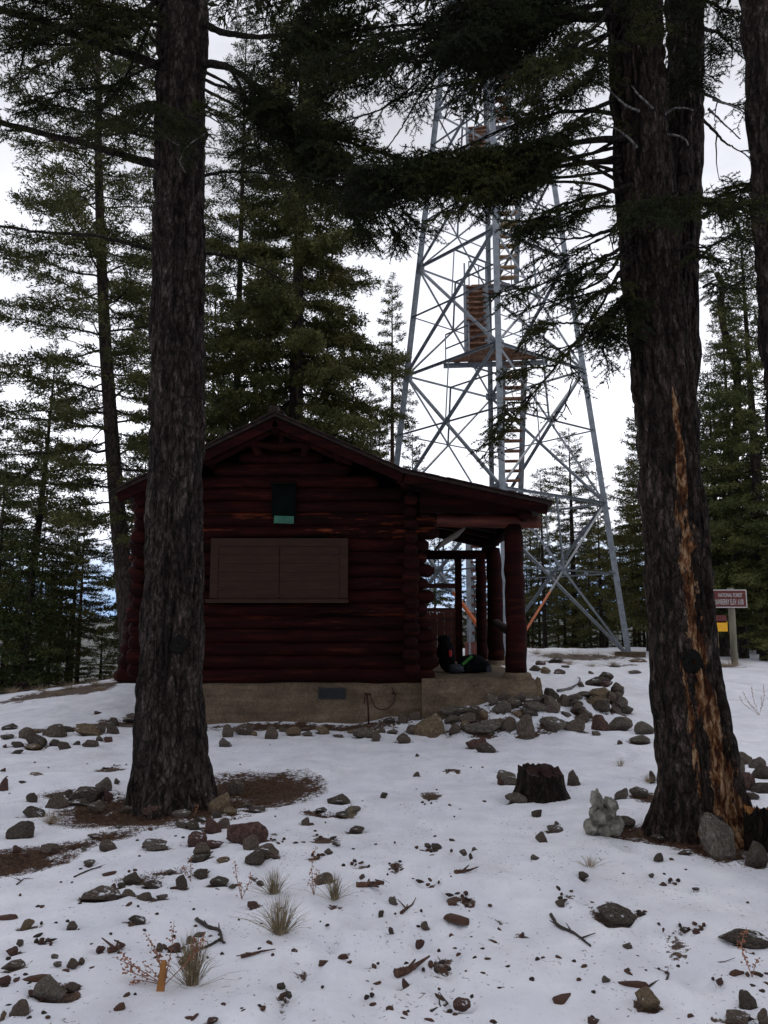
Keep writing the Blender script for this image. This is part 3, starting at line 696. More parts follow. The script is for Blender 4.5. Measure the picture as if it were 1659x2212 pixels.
# the long band at y 300-450
B(*O, [(1355, 300, 6.2), (1250, 310, 6.0), (1120, 330, 5.8), (980, 345, 5.7), (850, 370, 5.6), (740, 400, 5.6)], r0=.04, Lmax=.5, dens=1.6)
B(*O, [(1360, 345, 6.3), (1230, 350, 6.2), (1100, 370, 6.1), (960, 395, 6.0), (840, 450, 6.0)], r0=.035, Lmax=.45, dens=1.3)
B(*O, [(1355, 250, 6.3), (1250, 240, 6.2), (1150, 260, 6.1), (1050, 300, 6.0), (950, 340, 6.0)], r0=.028, Lmax=.45, dens=1.3)
B(*O, [(1360, 200, 6.3), (1280, 240, 6.0), (1210, 300, 5.8), (1150, 340, 5.6)], r0=.03, Lmax=.5, dens=1.4)
B(*O, [(1360, 400, 6.2), (1300, 420, 6.0), (1220, 440, 5.9), (1150, 480, 5.8), (1080, 480, 5.8)], r0=.028, Lmax=.45, dens=1.3)
B(*O, [(1120, 340, 5.8), (1060, 400, 5.8), (1010, 440, 5.8), (960, 455, 5.8)], r0=.012, Lmax=.3, dens=1.1)
# hanging limbs in front of the tower
B(*O, [(1365, 470, 6.2), (1300, 500, 6.0), (1240, 510, 5.9), (1160, 500, 5.9)], r0=.03, Lmax=.5, dens=1.3)
B(*O, [(1365, 520, 6.2), (1320, 540, 6.0), (1250, 570, 5.9), (1150, 610, 5.8), (1040, 630, 5.8)], r0=.026, Lmax=.36, dens=1.3)
B(*O, [(1365, 500, 6.2), (1320, 580, 6.1), (1280, 620, 6.0), (1200, 650, 6.0), (1120, 680, 6.0)], r0=.024, Lmax=.3, dens=1.0)
B(*O, [(1368, 560, 6.2), (1330, 600, 6.05), (1275, 700, 6.0), (1200, 790, 5.95), (1130, 870, 5.9), (1075, 950, 5.9)], r0=.02, Lmax=.3, dens=.95, start=.3)
B(*O, [(1290, 660, 6.0), (1250, 730, 6.0), (1210, 760, 6.0), (1160, 760, 6.0)], r0=.01, Lmax=.26, dens=1.2)
B(*O, [(1230, 760, 6.0), (1230, 810, 6.0), (1220, 850, 6.0), (1200, 890, 6.0)], r0=.008, Lmax=.22, dens=1.3)
B(*O, [(1370, 610, 6.3), (1340, 650, 6.2), (1300, 700, 6.1), (1310, 770, 6.0)], r0=.015, Lmax=.42, dens=1.5, hang=.15)
B(*O, [(1370, 600, 6.3), (1330, 680, 6.2), (1290, 735, 6.2), (1240, 760, 6.1)], r0=.012, Lmax=.3, dens=1.1)
# in front of the right trunk
B(*O, [(1400, 480, 6.2), (1420, 440, 5.8), (1470, 410, 5.4), (1540, 430, 5.1), (1620, 430, 4.9)], r0=.028, Lmax=.5, dens=1.7)
B(*O, [(1390, 490, 6.2), (1380, 460, 5.8), (1380, 450, 5.4), (1400, 470, 5.0)], r0=.02, Lmax=.5, dens=1.5)
B(*O, [(1520, 470, 6.6), (1560, 420, 6.2), (1620, 400, 5.9), (1700, 400, 5.7)], r0=.028, Lmax=.5, dens=1.3)
B(*O, [(1500, 560, 6.6), (1510, 540, 6.2), (1490, 520, 5.9), (1460, 560, 5.8)], r0=.02, Lmax=.4, dens=1.3, hang=.2)
B(*O, [(1520, 620, 6.8), (1540, 610, 6.9), (1570, 620, 7.0), (1600, 600, 7.1)], r0=.018, Lmax=.3, dens=1.2)
# right of the second stem
B(*O, [(1510, 60, 7.0), (1550, 70, 7.2), (1590, 110, 7.4), (1640, 150, 7.6)], r0=.03, Lmax=.45, dens=1.2)
B(*O, [(1500, 170, 6.9), (1480, 180, 6.6), (1500, 150, 6.3), (1540, 100, 6.1)], r0=.024, Lmax=.45, dens=1.3)
B(*O, [(1510, 190, 6.9), (1560, 220, 7.2), (1600, 235, 7.4), (1650, 270, 7.5)], r0=.02, Lmax=.3, dens=.6)
B(*O, [(1510, 250, 6.9), (1560, 300, 7.1), (1590, 320, 7.2), (1640, 360, 7.3)], r0=.02, Lmax=.4, dens=1.0)
B(*O, [(1500, -20, 7.0), (1540, 10, 6.8), (1580, 30, 6.7), (1660, 20, 6.6)], r0=.03, Lmax=.5, dens=1.2)
B(*O, [(1450, -30, 6.8), (1440, 40, 6.4), (1460, 90, 6.2), (1500, 130, 6.1)], r0=.02, Lmax=.4, dens=1.0)
B(*O, [(1510, 560, 6.9), (1560, 520, 7.0), (1610, 500, 7.1), (1680, 560, 7.2)], r0=.02, Lmax=.35, dens=1.0)
# bare broken limbs
for pts in ([(1420, 262, 6.3), (1450, 238, 6.15), (1475, 234, 6.1), (1497, 239, 6.05)], [(1425, 292, 6.3), (1455, 293, 6.15), (1478, 302, 6.1), (1486, 314, 6.1)],
            [(1375, 318, 6.1), (1355, 295, 5.95), (1330, 278, 5.9), (1290, 268, 5.9)], [(1410, 235, 6.1), (1380, 205, 6.0), (1365, 185, 5.95)],
            [(1380, 240, 6.1), (1350, 225, 6.0), (1310, 190, 5.95), (1270, 165, 5.9)], [(1540, 215, 6.9), (1590, 232, 7.0), (1612, 248, 7.1)],
            [(1530, 235, 6.9), (1560, 262, 7.0), (1600, 300, 7.1)]):
    B(*O, pts, r0=.016, leafy=False, wood='dead_wood', name='dead_branch', tip=.006, wob=.004)
for pts in ([(400, 372, 7.0), (388, 350, 6.8), (396, 325, 6.6), (372, 308, 6.5), (350, 290, 6.4)], [(396, 325, 6.6), (420, 305, 6.5), (445, 290, 6.4)]):
    B(left_tree, lt0, pts, r0=.009, leafy=False, wood='dead_wood', name='dead_branch', tip=.004, wob=.004)
# upper crowns of the three front trees (above the frame, they shade the snow)
for tr_, og, hh, RR, sdn in ((left_tree, lt0, 17, 3.6, 31), (right_tree, rt0, 17, 3.6, 32), (edge_tree, et0, 15, 3.2, 33)):
    W, L = conifer(hh, 8.4, RR, 60, sdn, leaf=(.2, .05), tuft=.16, lat=.3, tr=.1, k=4, e=(-.1, .5))
    # keep only what belongs above the trunk already built
    L.build('crown', M['needle'], tr_)
# ------------------------------------------------------------------ trees beyond
def place(px, Y): 
    x = (px-CX)/F*Y*.99; return x, Y, g(x, Y)
def solo(px, ytop, Y, label, R, nb, seed, cat='tree', lm='fir_far', wm='bark_far', name='fir_tree', z0=1.2, group=None, topx=None, **kw):
    x, y, z = place(px, Y); H = tree_h(px, ytop, Y, z)
    lean = (0, 0)
    if topx is not None: lean = (float(at(topx, ytop, Y)[0]-x), 0)
    W, L = conifer(H, z0, R, nb, seed, lean=lean, **kw)
    return tree_from(name, W, L, (x, y, z), label, cat, group, lm, wm)
gb = 'firs standing behind the log cabin'
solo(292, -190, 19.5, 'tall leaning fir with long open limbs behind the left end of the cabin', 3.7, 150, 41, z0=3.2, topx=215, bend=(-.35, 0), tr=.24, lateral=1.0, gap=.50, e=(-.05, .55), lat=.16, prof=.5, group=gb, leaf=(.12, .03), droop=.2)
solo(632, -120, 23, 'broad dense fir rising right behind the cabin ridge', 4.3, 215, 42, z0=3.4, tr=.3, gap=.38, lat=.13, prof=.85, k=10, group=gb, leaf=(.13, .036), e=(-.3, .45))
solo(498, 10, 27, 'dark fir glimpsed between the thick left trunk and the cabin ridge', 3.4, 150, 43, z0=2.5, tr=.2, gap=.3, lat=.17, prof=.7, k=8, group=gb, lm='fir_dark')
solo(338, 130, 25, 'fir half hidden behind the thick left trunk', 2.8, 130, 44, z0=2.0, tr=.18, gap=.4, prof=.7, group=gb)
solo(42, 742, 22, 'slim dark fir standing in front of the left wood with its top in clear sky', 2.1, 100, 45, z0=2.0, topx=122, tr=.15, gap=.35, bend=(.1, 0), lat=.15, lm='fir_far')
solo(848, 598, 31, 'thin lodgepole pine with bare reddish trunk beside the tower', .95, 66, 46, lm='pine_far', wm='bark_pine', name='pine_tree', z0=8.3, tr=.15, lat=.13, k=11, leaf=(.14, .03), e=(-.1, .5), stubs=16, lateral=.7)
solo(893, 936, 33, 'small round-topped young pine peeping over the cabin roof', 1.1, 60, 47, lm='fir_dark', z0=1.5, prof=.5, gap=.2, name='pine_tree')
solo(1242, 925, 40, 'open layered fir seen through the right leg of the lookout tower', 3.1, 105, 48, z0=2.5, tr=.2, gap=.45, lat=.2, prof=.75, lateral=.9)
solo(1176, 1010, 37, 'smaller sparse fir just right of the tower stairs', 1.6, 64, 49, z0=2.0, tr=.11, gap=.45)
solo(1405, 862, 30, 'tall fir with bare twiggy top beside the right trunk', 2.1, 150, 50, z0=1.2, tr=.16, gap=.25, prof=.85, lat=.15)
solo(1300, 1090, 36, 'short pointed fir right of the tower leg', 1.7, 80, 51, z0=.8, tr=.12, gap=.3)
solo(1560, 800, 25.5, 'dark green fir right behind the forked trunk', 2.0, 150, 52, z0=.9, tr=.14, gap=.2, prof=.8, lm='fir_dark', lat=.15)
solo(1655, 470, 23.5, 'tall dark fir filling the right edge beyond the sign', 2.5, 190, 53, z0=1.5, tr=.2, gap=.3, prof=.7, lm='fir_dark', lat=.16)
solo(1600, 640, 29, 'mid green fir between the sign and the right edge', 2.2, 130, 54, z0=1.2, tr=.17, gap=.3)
# crooked hanging pine stem at right
x, y, z = place(1604, 24.5)
ck = empty('pine_tree', (x, y, z), 'crooked thin pine with bent bare stem right of the forked trunk', 'tree')
Pk = bez([np.array([x, y, z-.2]), at(1592, 1150, 24.5), at(1586, 1000, 24.5), at(1594, 870, 24.5), at(1587, 780, 24.5), at(1566, 720, 24.5), at(1557, 660, 24.5), at(1562, 620, 24.3), at(1548, 590, 24.0)], 48)
w = MB(); nd = MB(); rngk = np.random.default_rng(77)
w.tube(Pk, np.linspace(.15, .09, len(Pk)), 9, True, .08, rngk)
for k in range(26):
    i = rngk.integers(12, len(Pk)-1); a = rngk.uniform(0, 2*pi); ln = rngk.uniform(.4, 1.3)
    q = np.array([Pk[i], Pk[i]+ln*.5*np.array([cos(a), sin(a)*.6, .1]), Pk[i]+ln*np.array([cos(a), sin(a)*.6, rngk.uniform(-.2, .3)])])
    w.tube(q, [.012, .008, .003], 4, False)
    twig_sprays(w, nd, rngk, q, None, .2, .09, .4, 1.2, .2, nl=.06, nw=.014)
w.build('trunk', M['bark_far'], ck, ck.location[:], smooth=True); nd.build('crown', M['fir_dark'], ck, ck.location[:])
# shared variants for the wood
VAR = []
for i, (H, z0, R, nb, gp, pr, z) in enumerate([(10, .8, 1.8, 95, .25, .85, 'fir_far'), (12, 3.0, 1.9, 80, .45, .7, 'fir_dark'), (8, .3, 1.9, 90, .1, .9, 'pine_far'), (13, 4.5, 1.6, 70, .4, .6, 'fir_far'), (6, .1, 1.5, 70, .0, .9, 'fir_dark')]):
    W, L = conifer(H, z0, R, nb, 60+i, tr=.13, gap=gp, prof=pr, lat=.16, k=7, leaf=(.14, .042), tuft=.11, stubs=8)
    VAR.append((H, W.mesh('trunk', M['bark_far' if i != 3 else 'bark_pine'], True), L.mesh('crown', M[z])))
KIND = {0: 'bushy mid green fir', 1: 'dark fir with bare lower trunk', 2: 'full olive young fir', 3: 'tall slim bare trunked fir', 4: 'low dense dark young fir'}
ORD = ['first', 'second', 'third', 'fourth', 'fifth', 'sixth', 'seventh', 'eighth', 'ninth', 'tenth', 'eleventh', 'twelfth', 'thirteenth', 'fourteenth', 'fifteenth', 'sixteenth', 'seventeenth', 'eighteenth', 'nineteenth', 'twentieth']
rngt = np.random.default_rng(17)
def wood(spots, where, group):
    spots = sorted(spots); cnt = {}
    for px, ytop, Y, v in spots:
        x, y, z = place(px, Y); H0, tm, cm = VAR[v]
        H = max(2.0, tree_h(px, ytop, Y, z)); s = H/H0
        cnt[v] = cnt.get(v, 0)+1
        nm = 'fir_tree'
        r = empty(nm, (x, y, z-.05), '%s, %s such from left %s' % (KIND[v], ORD[cnt[v]-1], where), 'tree', group, rngt.uniform(0, 6.28))
        r.scale = (s**.6*1.0, s**.6*1.0, s)
        for nm2, me in (('trunk', tm), ('crown', cm)):
            o = bpy.data.objects.new(nm2, me); COL.objects.link(o); o.parent = r
wood([(-10, 960, 21, 1), (60, 1150, 20.5, 4), (158, 1065, 25, 1), (172, 1100, 23, 3), (110, 1230, 24, 0), (222, 1362, 22.5, 2), (12, 1240, 21, 0),
      (262, 1372, 23, 4), (85, 1060, 30, 3), (300, 930, 31, 1), (-40, 820, 27, 1), (150, 1320, 22, 4), (62, 1350, 20.5, 4), (20, 1120, 36, 3), (130, 1100, 38, 3)], 'in the left wood', 'trees of the wood left of the cabin')
wood([(940, 1130, 44, 1), (985, 1160, 42, 0), (1040, 1170, 45, 1), (1140, 1200, 40, 2), (1165, 1120, 44, 1), (1205, 1180, 47, 3), (1220, 1215, 39, 2), (1275, 1150, 46, 1), (1310, 1200, 42, 0), (1345, 1120, 40, 1),
      (1260, 1310, 41, 4), (1390, 1230, 38, 2), (1370, 1060, 38, 3), (1150, 1050, 50, 3), (1240, 1120, 52, 0), (1100, 1180, 48, 3), (1025, 1240, 43, 2), (1380, 980, 44, 1), (1300, 1010, 52, 3)],
     'in the wood beyond the tower', 'trees of the wood beyond the tower')
wood([(1545, 1060, 27, 0), (1590, 1000, 30, 1), (1640, 950, 27, 0), (1680, 1080, 23, 2), (1560, 1180, 30, 2), (1625, 1230, 31, 4), (1655, 1280, 29, 4), (1540, 1290, 33, 4), (1700, 900, 30, 1), (1530, 930, 38, 1), (1600, 1150, 36, 3), (1650, 1140, 34, 0),
      (1500, 1190, 36, 0), (1450, 1150, 36, 1), (1590, 1340, 32, 4)], 'in the right wood', 'trees of the wood at right')
wood([(445, 560, 34, 1), (540, 420, 36, 0), (700, 640, 33, 1), (760, 760, 31, 0), (800, 840, 35, 3), (470, 830, 30, 2), (560, 850, 31, 0), (690, 880, 30, 2), (400, 700, 31, 0), (820, 900, 38, 1)],
     'behind the cabin roof', 'trees behind the cabin roof')
# ------------------------------------------------------------------ log cabin
co = np.array([-1.66, 12.2, .1]); cab = empty('log_cabin', co, 'dark red log cabin with shuttered gable end, concrete base and side porch', 'cabin')
rc = np.random.default_rng(3)
XL, XR, YF, YB = -3.72, .41, 12.2, 17.4
RX, RZ = -1.66, 4.75
def rtop(x):
    if x < RX: return RZ-.504*(RX-x)
    if x < .29: return RZ-.4513*(x-RX)
    return 3.87-.222*(x-.29)
def logtube(b, p0, p1, r, cut=.35, a=0.0, n=9):
    p0 = np.asarray(p0, float); p1 = np.asarray(p1, float); L = np.linalg.norm(p1-p0); d = (p1-p0)/L
    t = np.concatenate([[0, min(.09, L*.2)], np.linspace(.16, L-.16, n) if L > .5 else [L*.5], [L-min(.09, L*.2), L]])
    P = p0[None]+d[None]*t[:, None]; P[2:-2] += rc.standard_normal((len(P)-4, 3))*.006
    rr = r*(1+rc.standard_normal(len(P))*.03); rr[0] *= cut; rr[-1] *= cut
    b.tube(P, rr, 14, True, .012, rc, a)
fw = MB(); rows = 20
ZR = .80
for k in range(rows):
    z = ZR+.198*k
    if k < 14:
        ex = .40-.10*min(k, 4)/4+rc.uniform(-.05, .07); exl = .38-.2*min(k, 5)/5+rc.uniform(-.03, .06)
        x0, x1 = XL-exl, XR+ex
        if k in (11, 12, 13): x1 = XR+.45
    else:
        x0 = RX-(RZ-.17-z-.1)/.504; x1 = RX+(RZ-.17-z-.1)/.4513
    if x1-x0 < .3: break
    a = {11: 1.0, 9: .55, 12: .5, 5: .3, 4: .12, 2: .1, 7: .15}.get(k, 0.0) if k < 14 else .05
    logtube(fw, (x0, YF, z), (x1, YF, z), .112+rc.uniform(-.006, .008), cut=.5, a=a, n=14)
fw.box((RX, YF+.06, 2.2), (XR-XL-.1, .06, 2.9))
fw.build('wall', M['red_log'], cab, co, smooth=True)
for X in (XL, XR):
    sw = MB()
    for k in range(14):
        z = ZR+.099+.198*k
        if z > rtop(X)-.2: break
        logtube(sw, (X+rc.uniform(-.012, .012), YF-.28-rc.uniform(0, .11), z), (X, YB+.3, z), .118+rc.uniform(-.014, .016), cut=rc.uniform(.5, .9), n=6)
    sw.build('wall', M['red_log'], cab, co, smooth=True)
bw = MB()
for k in range(18):
    z = ZR+.198*k
    x0, x1 = (XL-.3, XR+.3) if k < 14 else (RX-(RZ-.3-z)/.504, RX+(RZ-.3-z)/.4513)
    if x1-x0 > .3: logtube(bw, (x0, YB, z), (x1, YB, z), .11, n=5)
bw.build('wall', M['red_log'], cab, co, smooth=True)
# foundation
f_ = MB(); f_.box(((XL+.56)/2+.02, (YF+YB)/2, .22), (.56-XL, YB-YF-.0, .98)); fo = f_.build('foundation', M['concrete'], cab, co)
f_ = MB()
poly = [(.565, -.25), (2.30, -.25), (2.28, .62), (2.24, .765), (.565, .765)]
f_.prism(poly, (0, 11.98, 0), (1, 0, 0), (0, 0, 1), (0, 1, 0), 5.7); f_.build('porch_floor', M['concrete'], cab, co)
v = MB(); vx0, vx1, vz0, vz1 = -.98, -.59, .46, .61
v.box(((vx0+vx1)/2, YF-.003, (vz0+vz1)/2), (vx1-vx0, .02, vz1-vz0))
for k in range(6): v.box(((vx0+vx1)/2, YF-.018, vz0+.015+k*.025), (vx1-vx0-.03, .012, .012), None)
for s_ in (vx0, vx1): v.box((s_, YF-.014, (vz0+vz1)/2), (.018, .024, vz1-vz0+.018))
for s_ in (vz0, vz1): v.box(((vx0+vx1)/2, YF-.0135, s_), (vx1-vx0-.02, .022, .018))
v.build('vent', M['vent'], cab, co)
# roof
rf = MB(); Y0, Y1 = 11.66, 17.95
xsr = [-4.02, RX, .29, 2.52]
poly = [(x, rtop(x)) for x in xsr]+[(x, rtop(x)-.045) for x in xsr[::-1]]
n = len(poly); V = np.array([[x, y, z] for y in (Y0, Y1) for x, z in poly])
rf.more(V, [[[i, (i+1) % n, n+(i+1) % n, n+i] for i in range(n)], [[0, 7, 6, 1], [1, 6, 5, 2], [2, 5, 4, 3]], [[n, n+1, n+6, n+7], [n+1, n+2, n+5, n+6], [n+2, n+3, n+4, n+5]]])
for x in np.arange(-4.05, 2.5, .13):     # ragged shake courses
    for y in np.arange(Y0-.02, Y1, .17 if abs(x) < 9 else 1):
        if y > Y0+.3 and rc.uniform() < .45: continue
        w_ = .17*rc.uniform(.7, 1.1); sl = .504 if x < RX-.05 else (-.4513 if x < .25 else -.222)
        a = math.atan(sl); R = np.array([[cos(a), 0, -sin(a)], [0, 1, 0], [sin(a), 0, cos(a)]])
        rf.box((x, y+.05+rc.uniform(-.012, .012), rtop(x)+.014+rc.uniform(0, .008)), (.15, w_, .014), R)
rf.build('roof', M['roof'], cab, co)
rk = MB()
for xa, xb in ((-4.0, RX+.02), (RX-.02, .30), (.28, 2.45)):
    P0 = np.array([xa, Y0+.05, rtop(xa)-.125]); P1 = np.array([xb, Y0+.05, rtop(xb)-.125])
    az = norm(P1-P0); ay = np.cross((0, 1, 0), az); rk.prism([(-.022, -.065), (.022, -.065), (.022, .065), (-.022, .065)], P0, (0, 1, 0), ay, az, float(np.linalg.norm(P1-P0)))
rk.build('rake_board', M['red_log'], cab, co)
cp = MB(); cp.box((RX-.02, 11.95, RZ+.05), (.14, .62, .12)); cp.box((RX, 14.8, RZ+.035), (.24, 6.2, .02)); cp.build('ridge_cap', M['roof'], cab, co)
for X in (-3.75, -2.7, RX, -.7, .33):
    u = MB(); logtube(u, (X, Y0+.1, rtop(X)-.17-(.03 if X == RX else 0)), (X, Y1-.1, rtop(X)-.17), .085, cut=.9, n=5); u.build('purlin', M['red_log'], cab, co, smooth=True)
tr = MB(); yt = 11.88
def pt(px, py): return at(px, py, yt)
for a_, b_, r_ in (((455, 998), (598, 925), .06), ((592, 925), (762, 1000), .06), ((540, 962), (672, 962), .055), ((609, 925), (609, 958), .045), ((545, 950), (560, 985), .06), ((668, 950), (655, 985), .06)):
    logtube(tr, pt(*a_), pt(*b_), r_, cut=.9, n=4)
tr.build('gable_truss', M['red_log'], cab, co, smooth=True)
# window with closed shutters
wx0, wx1, wz0, wz1 = -2.645, -.55, 1.90, 2.87
yw = YF-.155
wf = MB()
wf.box(((wx0+wx1)/2, yw+.03, (wz0+wz1)/2), (wx1-wx0-.06, .08, wz1-wz0-.04))
for s_, x in ((1, wx0+.06), (1, wx1-.06)): wf.box((x, yw-.022, (wz0+wz1)/2+.0), (.12, .04, wz1-wz0-.12))
wf.box(((wx0+wx1)/2, yw-.025, wz1-.06), (wx1-wx0, .045, .12))
wo = wf.build('window', M['shutter'], cab, co)
sl_ = MB(); sl_.box(((wx0+wx1)/2-.02, yw-.035, wz0+.015), (wx1-wx0+.06, .09, .055)); sl_.build('sill', M['shutter'], wo, co)
mid = (wx0+wx1)/2+.005
for xa, xb in ((wx0+.125, mid-.006), (mid+.006, wx1-.125)):
    pn = MB()
    for k in range(6):
        z0_ = wz0+.05+k*(wz1-.12-wz0-.05)/6; hh = (wz1-.12-wz0-.05)/6
        pn.box(((xa+xb)/2, yw-.022-.0007*k, z0_+hh/2), (xb-xa, .022, hh-.006))
    pn.box(((xa+xb)/2, yw-.018, (wz0+.05+wz1-.12)/2), (xb-xa-.01, .018, wz1-wz0-.18))
    pn.build('shutter', M['shutter'], wo, co)
for xh in (wx0+.13, wx1-.13):
    hg = MB()
    for zh in (wz0+.2, wz1-.28): hg.box((xh, yw-.043, zh), (.09, .014, .022)); hg.box((xh, yw-.052, zh), (.014, .014, .04))
    hg.build('hinge', M['rust'], wo, co)
la = MB(); la.box((mid, yw-.045, wz0+.09), (.07, .016, .02)); la.box((mid-.02, yw-.055, wz0+.075), (.012, .016, .04)); la.build('latch', M['rust'], wo, co)
# side window shutter propped open on the porch side, porch woodwork
aw = MB(); A0 = at(945, 1181, 13.7); A1 = at(996, 1150, 13.7)
az = norm(A1-A0); aw.prism([(-.017, -.7), (.017, -.7), (.017, .7), (-.017, .7)], A0, np.cross(az, (0, 1, 0)), (0, 1, 0), az, float(np.linalg.norm(A1-A0)))
aw.build('propped_shutter', M['white_edge'], cab, co)
def post(x, y, r0, r1, z0_, z1_):
    q = MB(); zz = np.linspace(z0_, z1_, 14); P = np.stack([x+.008*rc.standard_normal(14), y+0*zz, zz], -1)
    rr = np.linspace(r0, r1, 14); rr[-1] *= .75; q.tube(P, rr, 20, True, .012, rc); q.build('porch_post', M['red_log'], cab, co, smooth=True)
    q = MB(); q.tube([(x, y, .75), (x, y, .77), (x, y, z0_-.015), (x, y, z0_+.005)], [r0*1.5, r0*1.38, r0*1.25, r0*1.1], 18, True, .03, rc); q.build('post_base', M['concrete'], cab, co)
post(2.02, 12.2, .165, .142, .84, 3.10)
post(2.235, 16.0, .165, .15, .84, 3.1)
post(2.12, 17.3, .12, .11, .80, 3.1)
pb = MB(); logtube(pb, (.72, 12.22, 3.17), (2.44, 12.22, 3.14), .098, cut=.93, n=6); pb.build('porch_beam', M['red_beam'], cab, co, smooth=True)
pb = MB(); logtube(pb, (2.17, 11.9, 3.24), (2.3, 17.8, 3.22), .10, cut=.9); pb.build('porch_plate', M['red_log'], cab, co, smooth=True)
for i, y in enumerate((11.86, 12.9, 13.9, 14.9, 15.9, 16.9, 17.7)):
    q = MB(); logtube(q, (.2, y, rtop(.3)-.12), (2.48, y, rtop(2.48)-.115), .058, cut=.9, n=4); q.build('rafter', M['red_log'], cab, co, smooth=True)
q = MB()   # boarding between beam and roof at the porch front
for k in range(2):
    xa = .55+.0*k; q.prism([(.55, 3.26), (2.1, 3.26), (2.1, rtop(2.1)-.13), (.55, rtop(.55)-.13)] if k == 0 else [(.55, 3.2), (.7, 3.2), (.7, 3.25), (.55, 3.25)], (0, 12.02+.03*k, 0), (1, 0, 0), (0, 0, 1), (0, 1, 0), .022)
q.build('gable_board', M['red_log'], cab, co)
q = MB(); q.box((1.42, 17.25, 3.06), (2.0, .16, .19)); q.build('porch_beam', M['red_log'], cab, co)
q = MB(); q.box((1.62, 17.22, 1.87), (.14, .12, 2.2)); q.build('porch_post', M['red_log'], cab, co)
q = MB(); q.box((1.03, 17.2, 2.38), (1.03, .10, .10)); q.build('rail', M['red_beam'], cab, co)
q = MB()
for k in range(7): q.box((.60+.155*k+.005, 17.2+.002*(k % 2), 1.29), (.148, .05, 1.04))
q.box((1.03, 17.19, 1.86), (1.03, .09, .09)); q.build('panel', M['red_beam'], cab, co)
q = MB(); logtube(q, at(1071, 1347, 15.2), at(1105, 1366, 12.6), .075, cut=.85, n=4); q.build('rail', M['log_cut'], cab, co, smooth=True)
# things on the cabin
nb_ = np.array([-1.55, YF-.13, 3.46]); o = empty('notice_board', nb_, 'black green box on the gable wall above the shuttered window', 'notice board')
q = MB(); q.box(nb_, (.36, .07, .5)); q.box(nb_+[0, -.045, .255], (.40, .14, .02)); q.box(nb_+[0, -.04, -.02], (.30, .014, .40)); q.build('board', M['board_green'], o, nb_)
q = MB(); q.box(nb_+[.01, -.04, -.30], (.305, .012, .115), np.array([[1, 0, .03], [0, 1, 0], [-.03, 0, 1]])); q.build('label_strip', M['strip_green'], o, nb_)
pz = at(797, 1510, 12.0); sp = empty('standpipe', (pz[0], 12.0, g(pz[0], 12.0)), 'rusty upright pipe with tap and looping cable by the foundation', 'pipe')
q = MB(); bz = g(pz[0], 12.0); q.tube([(pz[0], 12, bz-.1), (pz[0]-.01, 12, bz+.2), (pz[0]-.03, 12, bz+.42)], .014, 7); q.tube([(pz[0]-.07, 11.97, bz+.42), (pz[0]+.03, 12, bz+.40)], .016, 6); q.tube([(pz[0]-.06, 11.97, bz+.41), (pz[0]-.065, 11.96, bz+.28)], .012, 6)
q.build('pipe', M['rust'], sp, sp.location[:], smooth=True)
q = MB(); q.tube(bez([(pz[0]+.02, 12, bz+.40), at(812, 1528, 12.05), at(835, 1532, 12.1), at(850, 1517, 12.15), at(853, 1500, 12.16), at(846, 1485, 12.16)], 24), .008, 6)
for k in range(7):
    c0 = at(851, 1500, 12.14); q.tube([c0+np.array([rc.uniform(-.03, .03), -.01, rc.uniform(-.05, .05)]), c0+np.array([rc.uniform(-.05, .05), -.03, rc.uniform(-.06, .06)])], .007, 5)
q.build('cable', M['rust'], sp, sp.location[:], smooth=True)
def blob(b, c, size, n=2.6, seg=20, rings=12, rg=None, wob=.04, R=None, sq=1.0):
    """squarish lumpy volume"""
    rg = rg or rc; V = []
    for i in range(rings+1):
        ph = -pi/2+pi*i/rings
        for j in range(seg):
            t = 2*pi*j/seg; f = lambda v, e: math.copysign(abs(v)**e, v)
            e = 2/n; x = f(cos(ph), e)*f(cos(t), e); y = f(cos(ph), e)*f(sin(t), e); z = f(sin(ph), e)
            k = 1+wob*float(fbm([x*2.2+c[0]*7], [y*2.2], [z*2.2], 2)[0])
            V.append([x*k, y*k, z*k])
    V = np.array(V)*np.asarray(size)/2
    if R is not None: V = V@np.asarray(R).T
    V = V+np.asarray(c); i = np.arange(rings)[:, None]*seg; j = np.arange(seg)[None]; k2 = (j+1) % seg
    b.add(V, np.stack([i+j, i+k2, i+seg+k2, i+seg+j], -1).reshape(-1, 4))
def rotm(rx=0, ry=0, rz=0):
    a, b, c = rx, ry, rz
    X = np.array([[1, 0, 0], [0, cos(a), -sin(a)], [0, sin(a), cos(a)]]); Yr = np.array([[cos(b), 0, sin(b)], [0, 1, 0], [-sin(b), 0, cos(b)]]); Z = np.array([[cos(c), -sin(c), 0], [sin(c), cos(c), 0], [0, 0, 1]])
    return Z@Yr@X
c1 = at(1018, 1424, 13.4); c1[2] = .77+.14
bp = empty('backpack', (c1[0], c1[1], .77), 'black backpack with bright green strap lying on the porch floor', 'backpack')
q = MB(); blob(q, c1, (.46, .42, .29), 2.6, wob=.12); blob(q, c1+[.16, -.06, -.03], (.28, .3, .2), 2.3, wob=.15); blob(q, c1+[-.12, -.12, -.05], (.26, .2, .18), 2.3, wob=.15)
q.build('body', M['black'], bp, (c1[0], c1[1], .77), smooth=True)
q = MB(); q.prism([(-.022, -.02), (.022, -.02), (.022, .02), (-.022, .02)], c1+[-.17, -.235, .0], (.7, 0, -.7), (0, 1, 0), norm((.75, .25, .62)), .22); q.build('strap', M['green_trim'], bp, (c1[0], c1[1], .77))
q = MB()
for k in range(5): q.tube(bez([c1+[.16+.02*k, -.16, .06-.03*k], c1+[.22+.02*k, -.18, -.03], c1+[.24+.015*k, -.22, -.12]], 6), .01, 5)
q.build('buckle_strap', M['grey_cloth'], bp, (c1[0], c1[1], .77))
c2 = at(963, 1400, 13.6); c2[2] = .77+.27; c2[0] -= .0
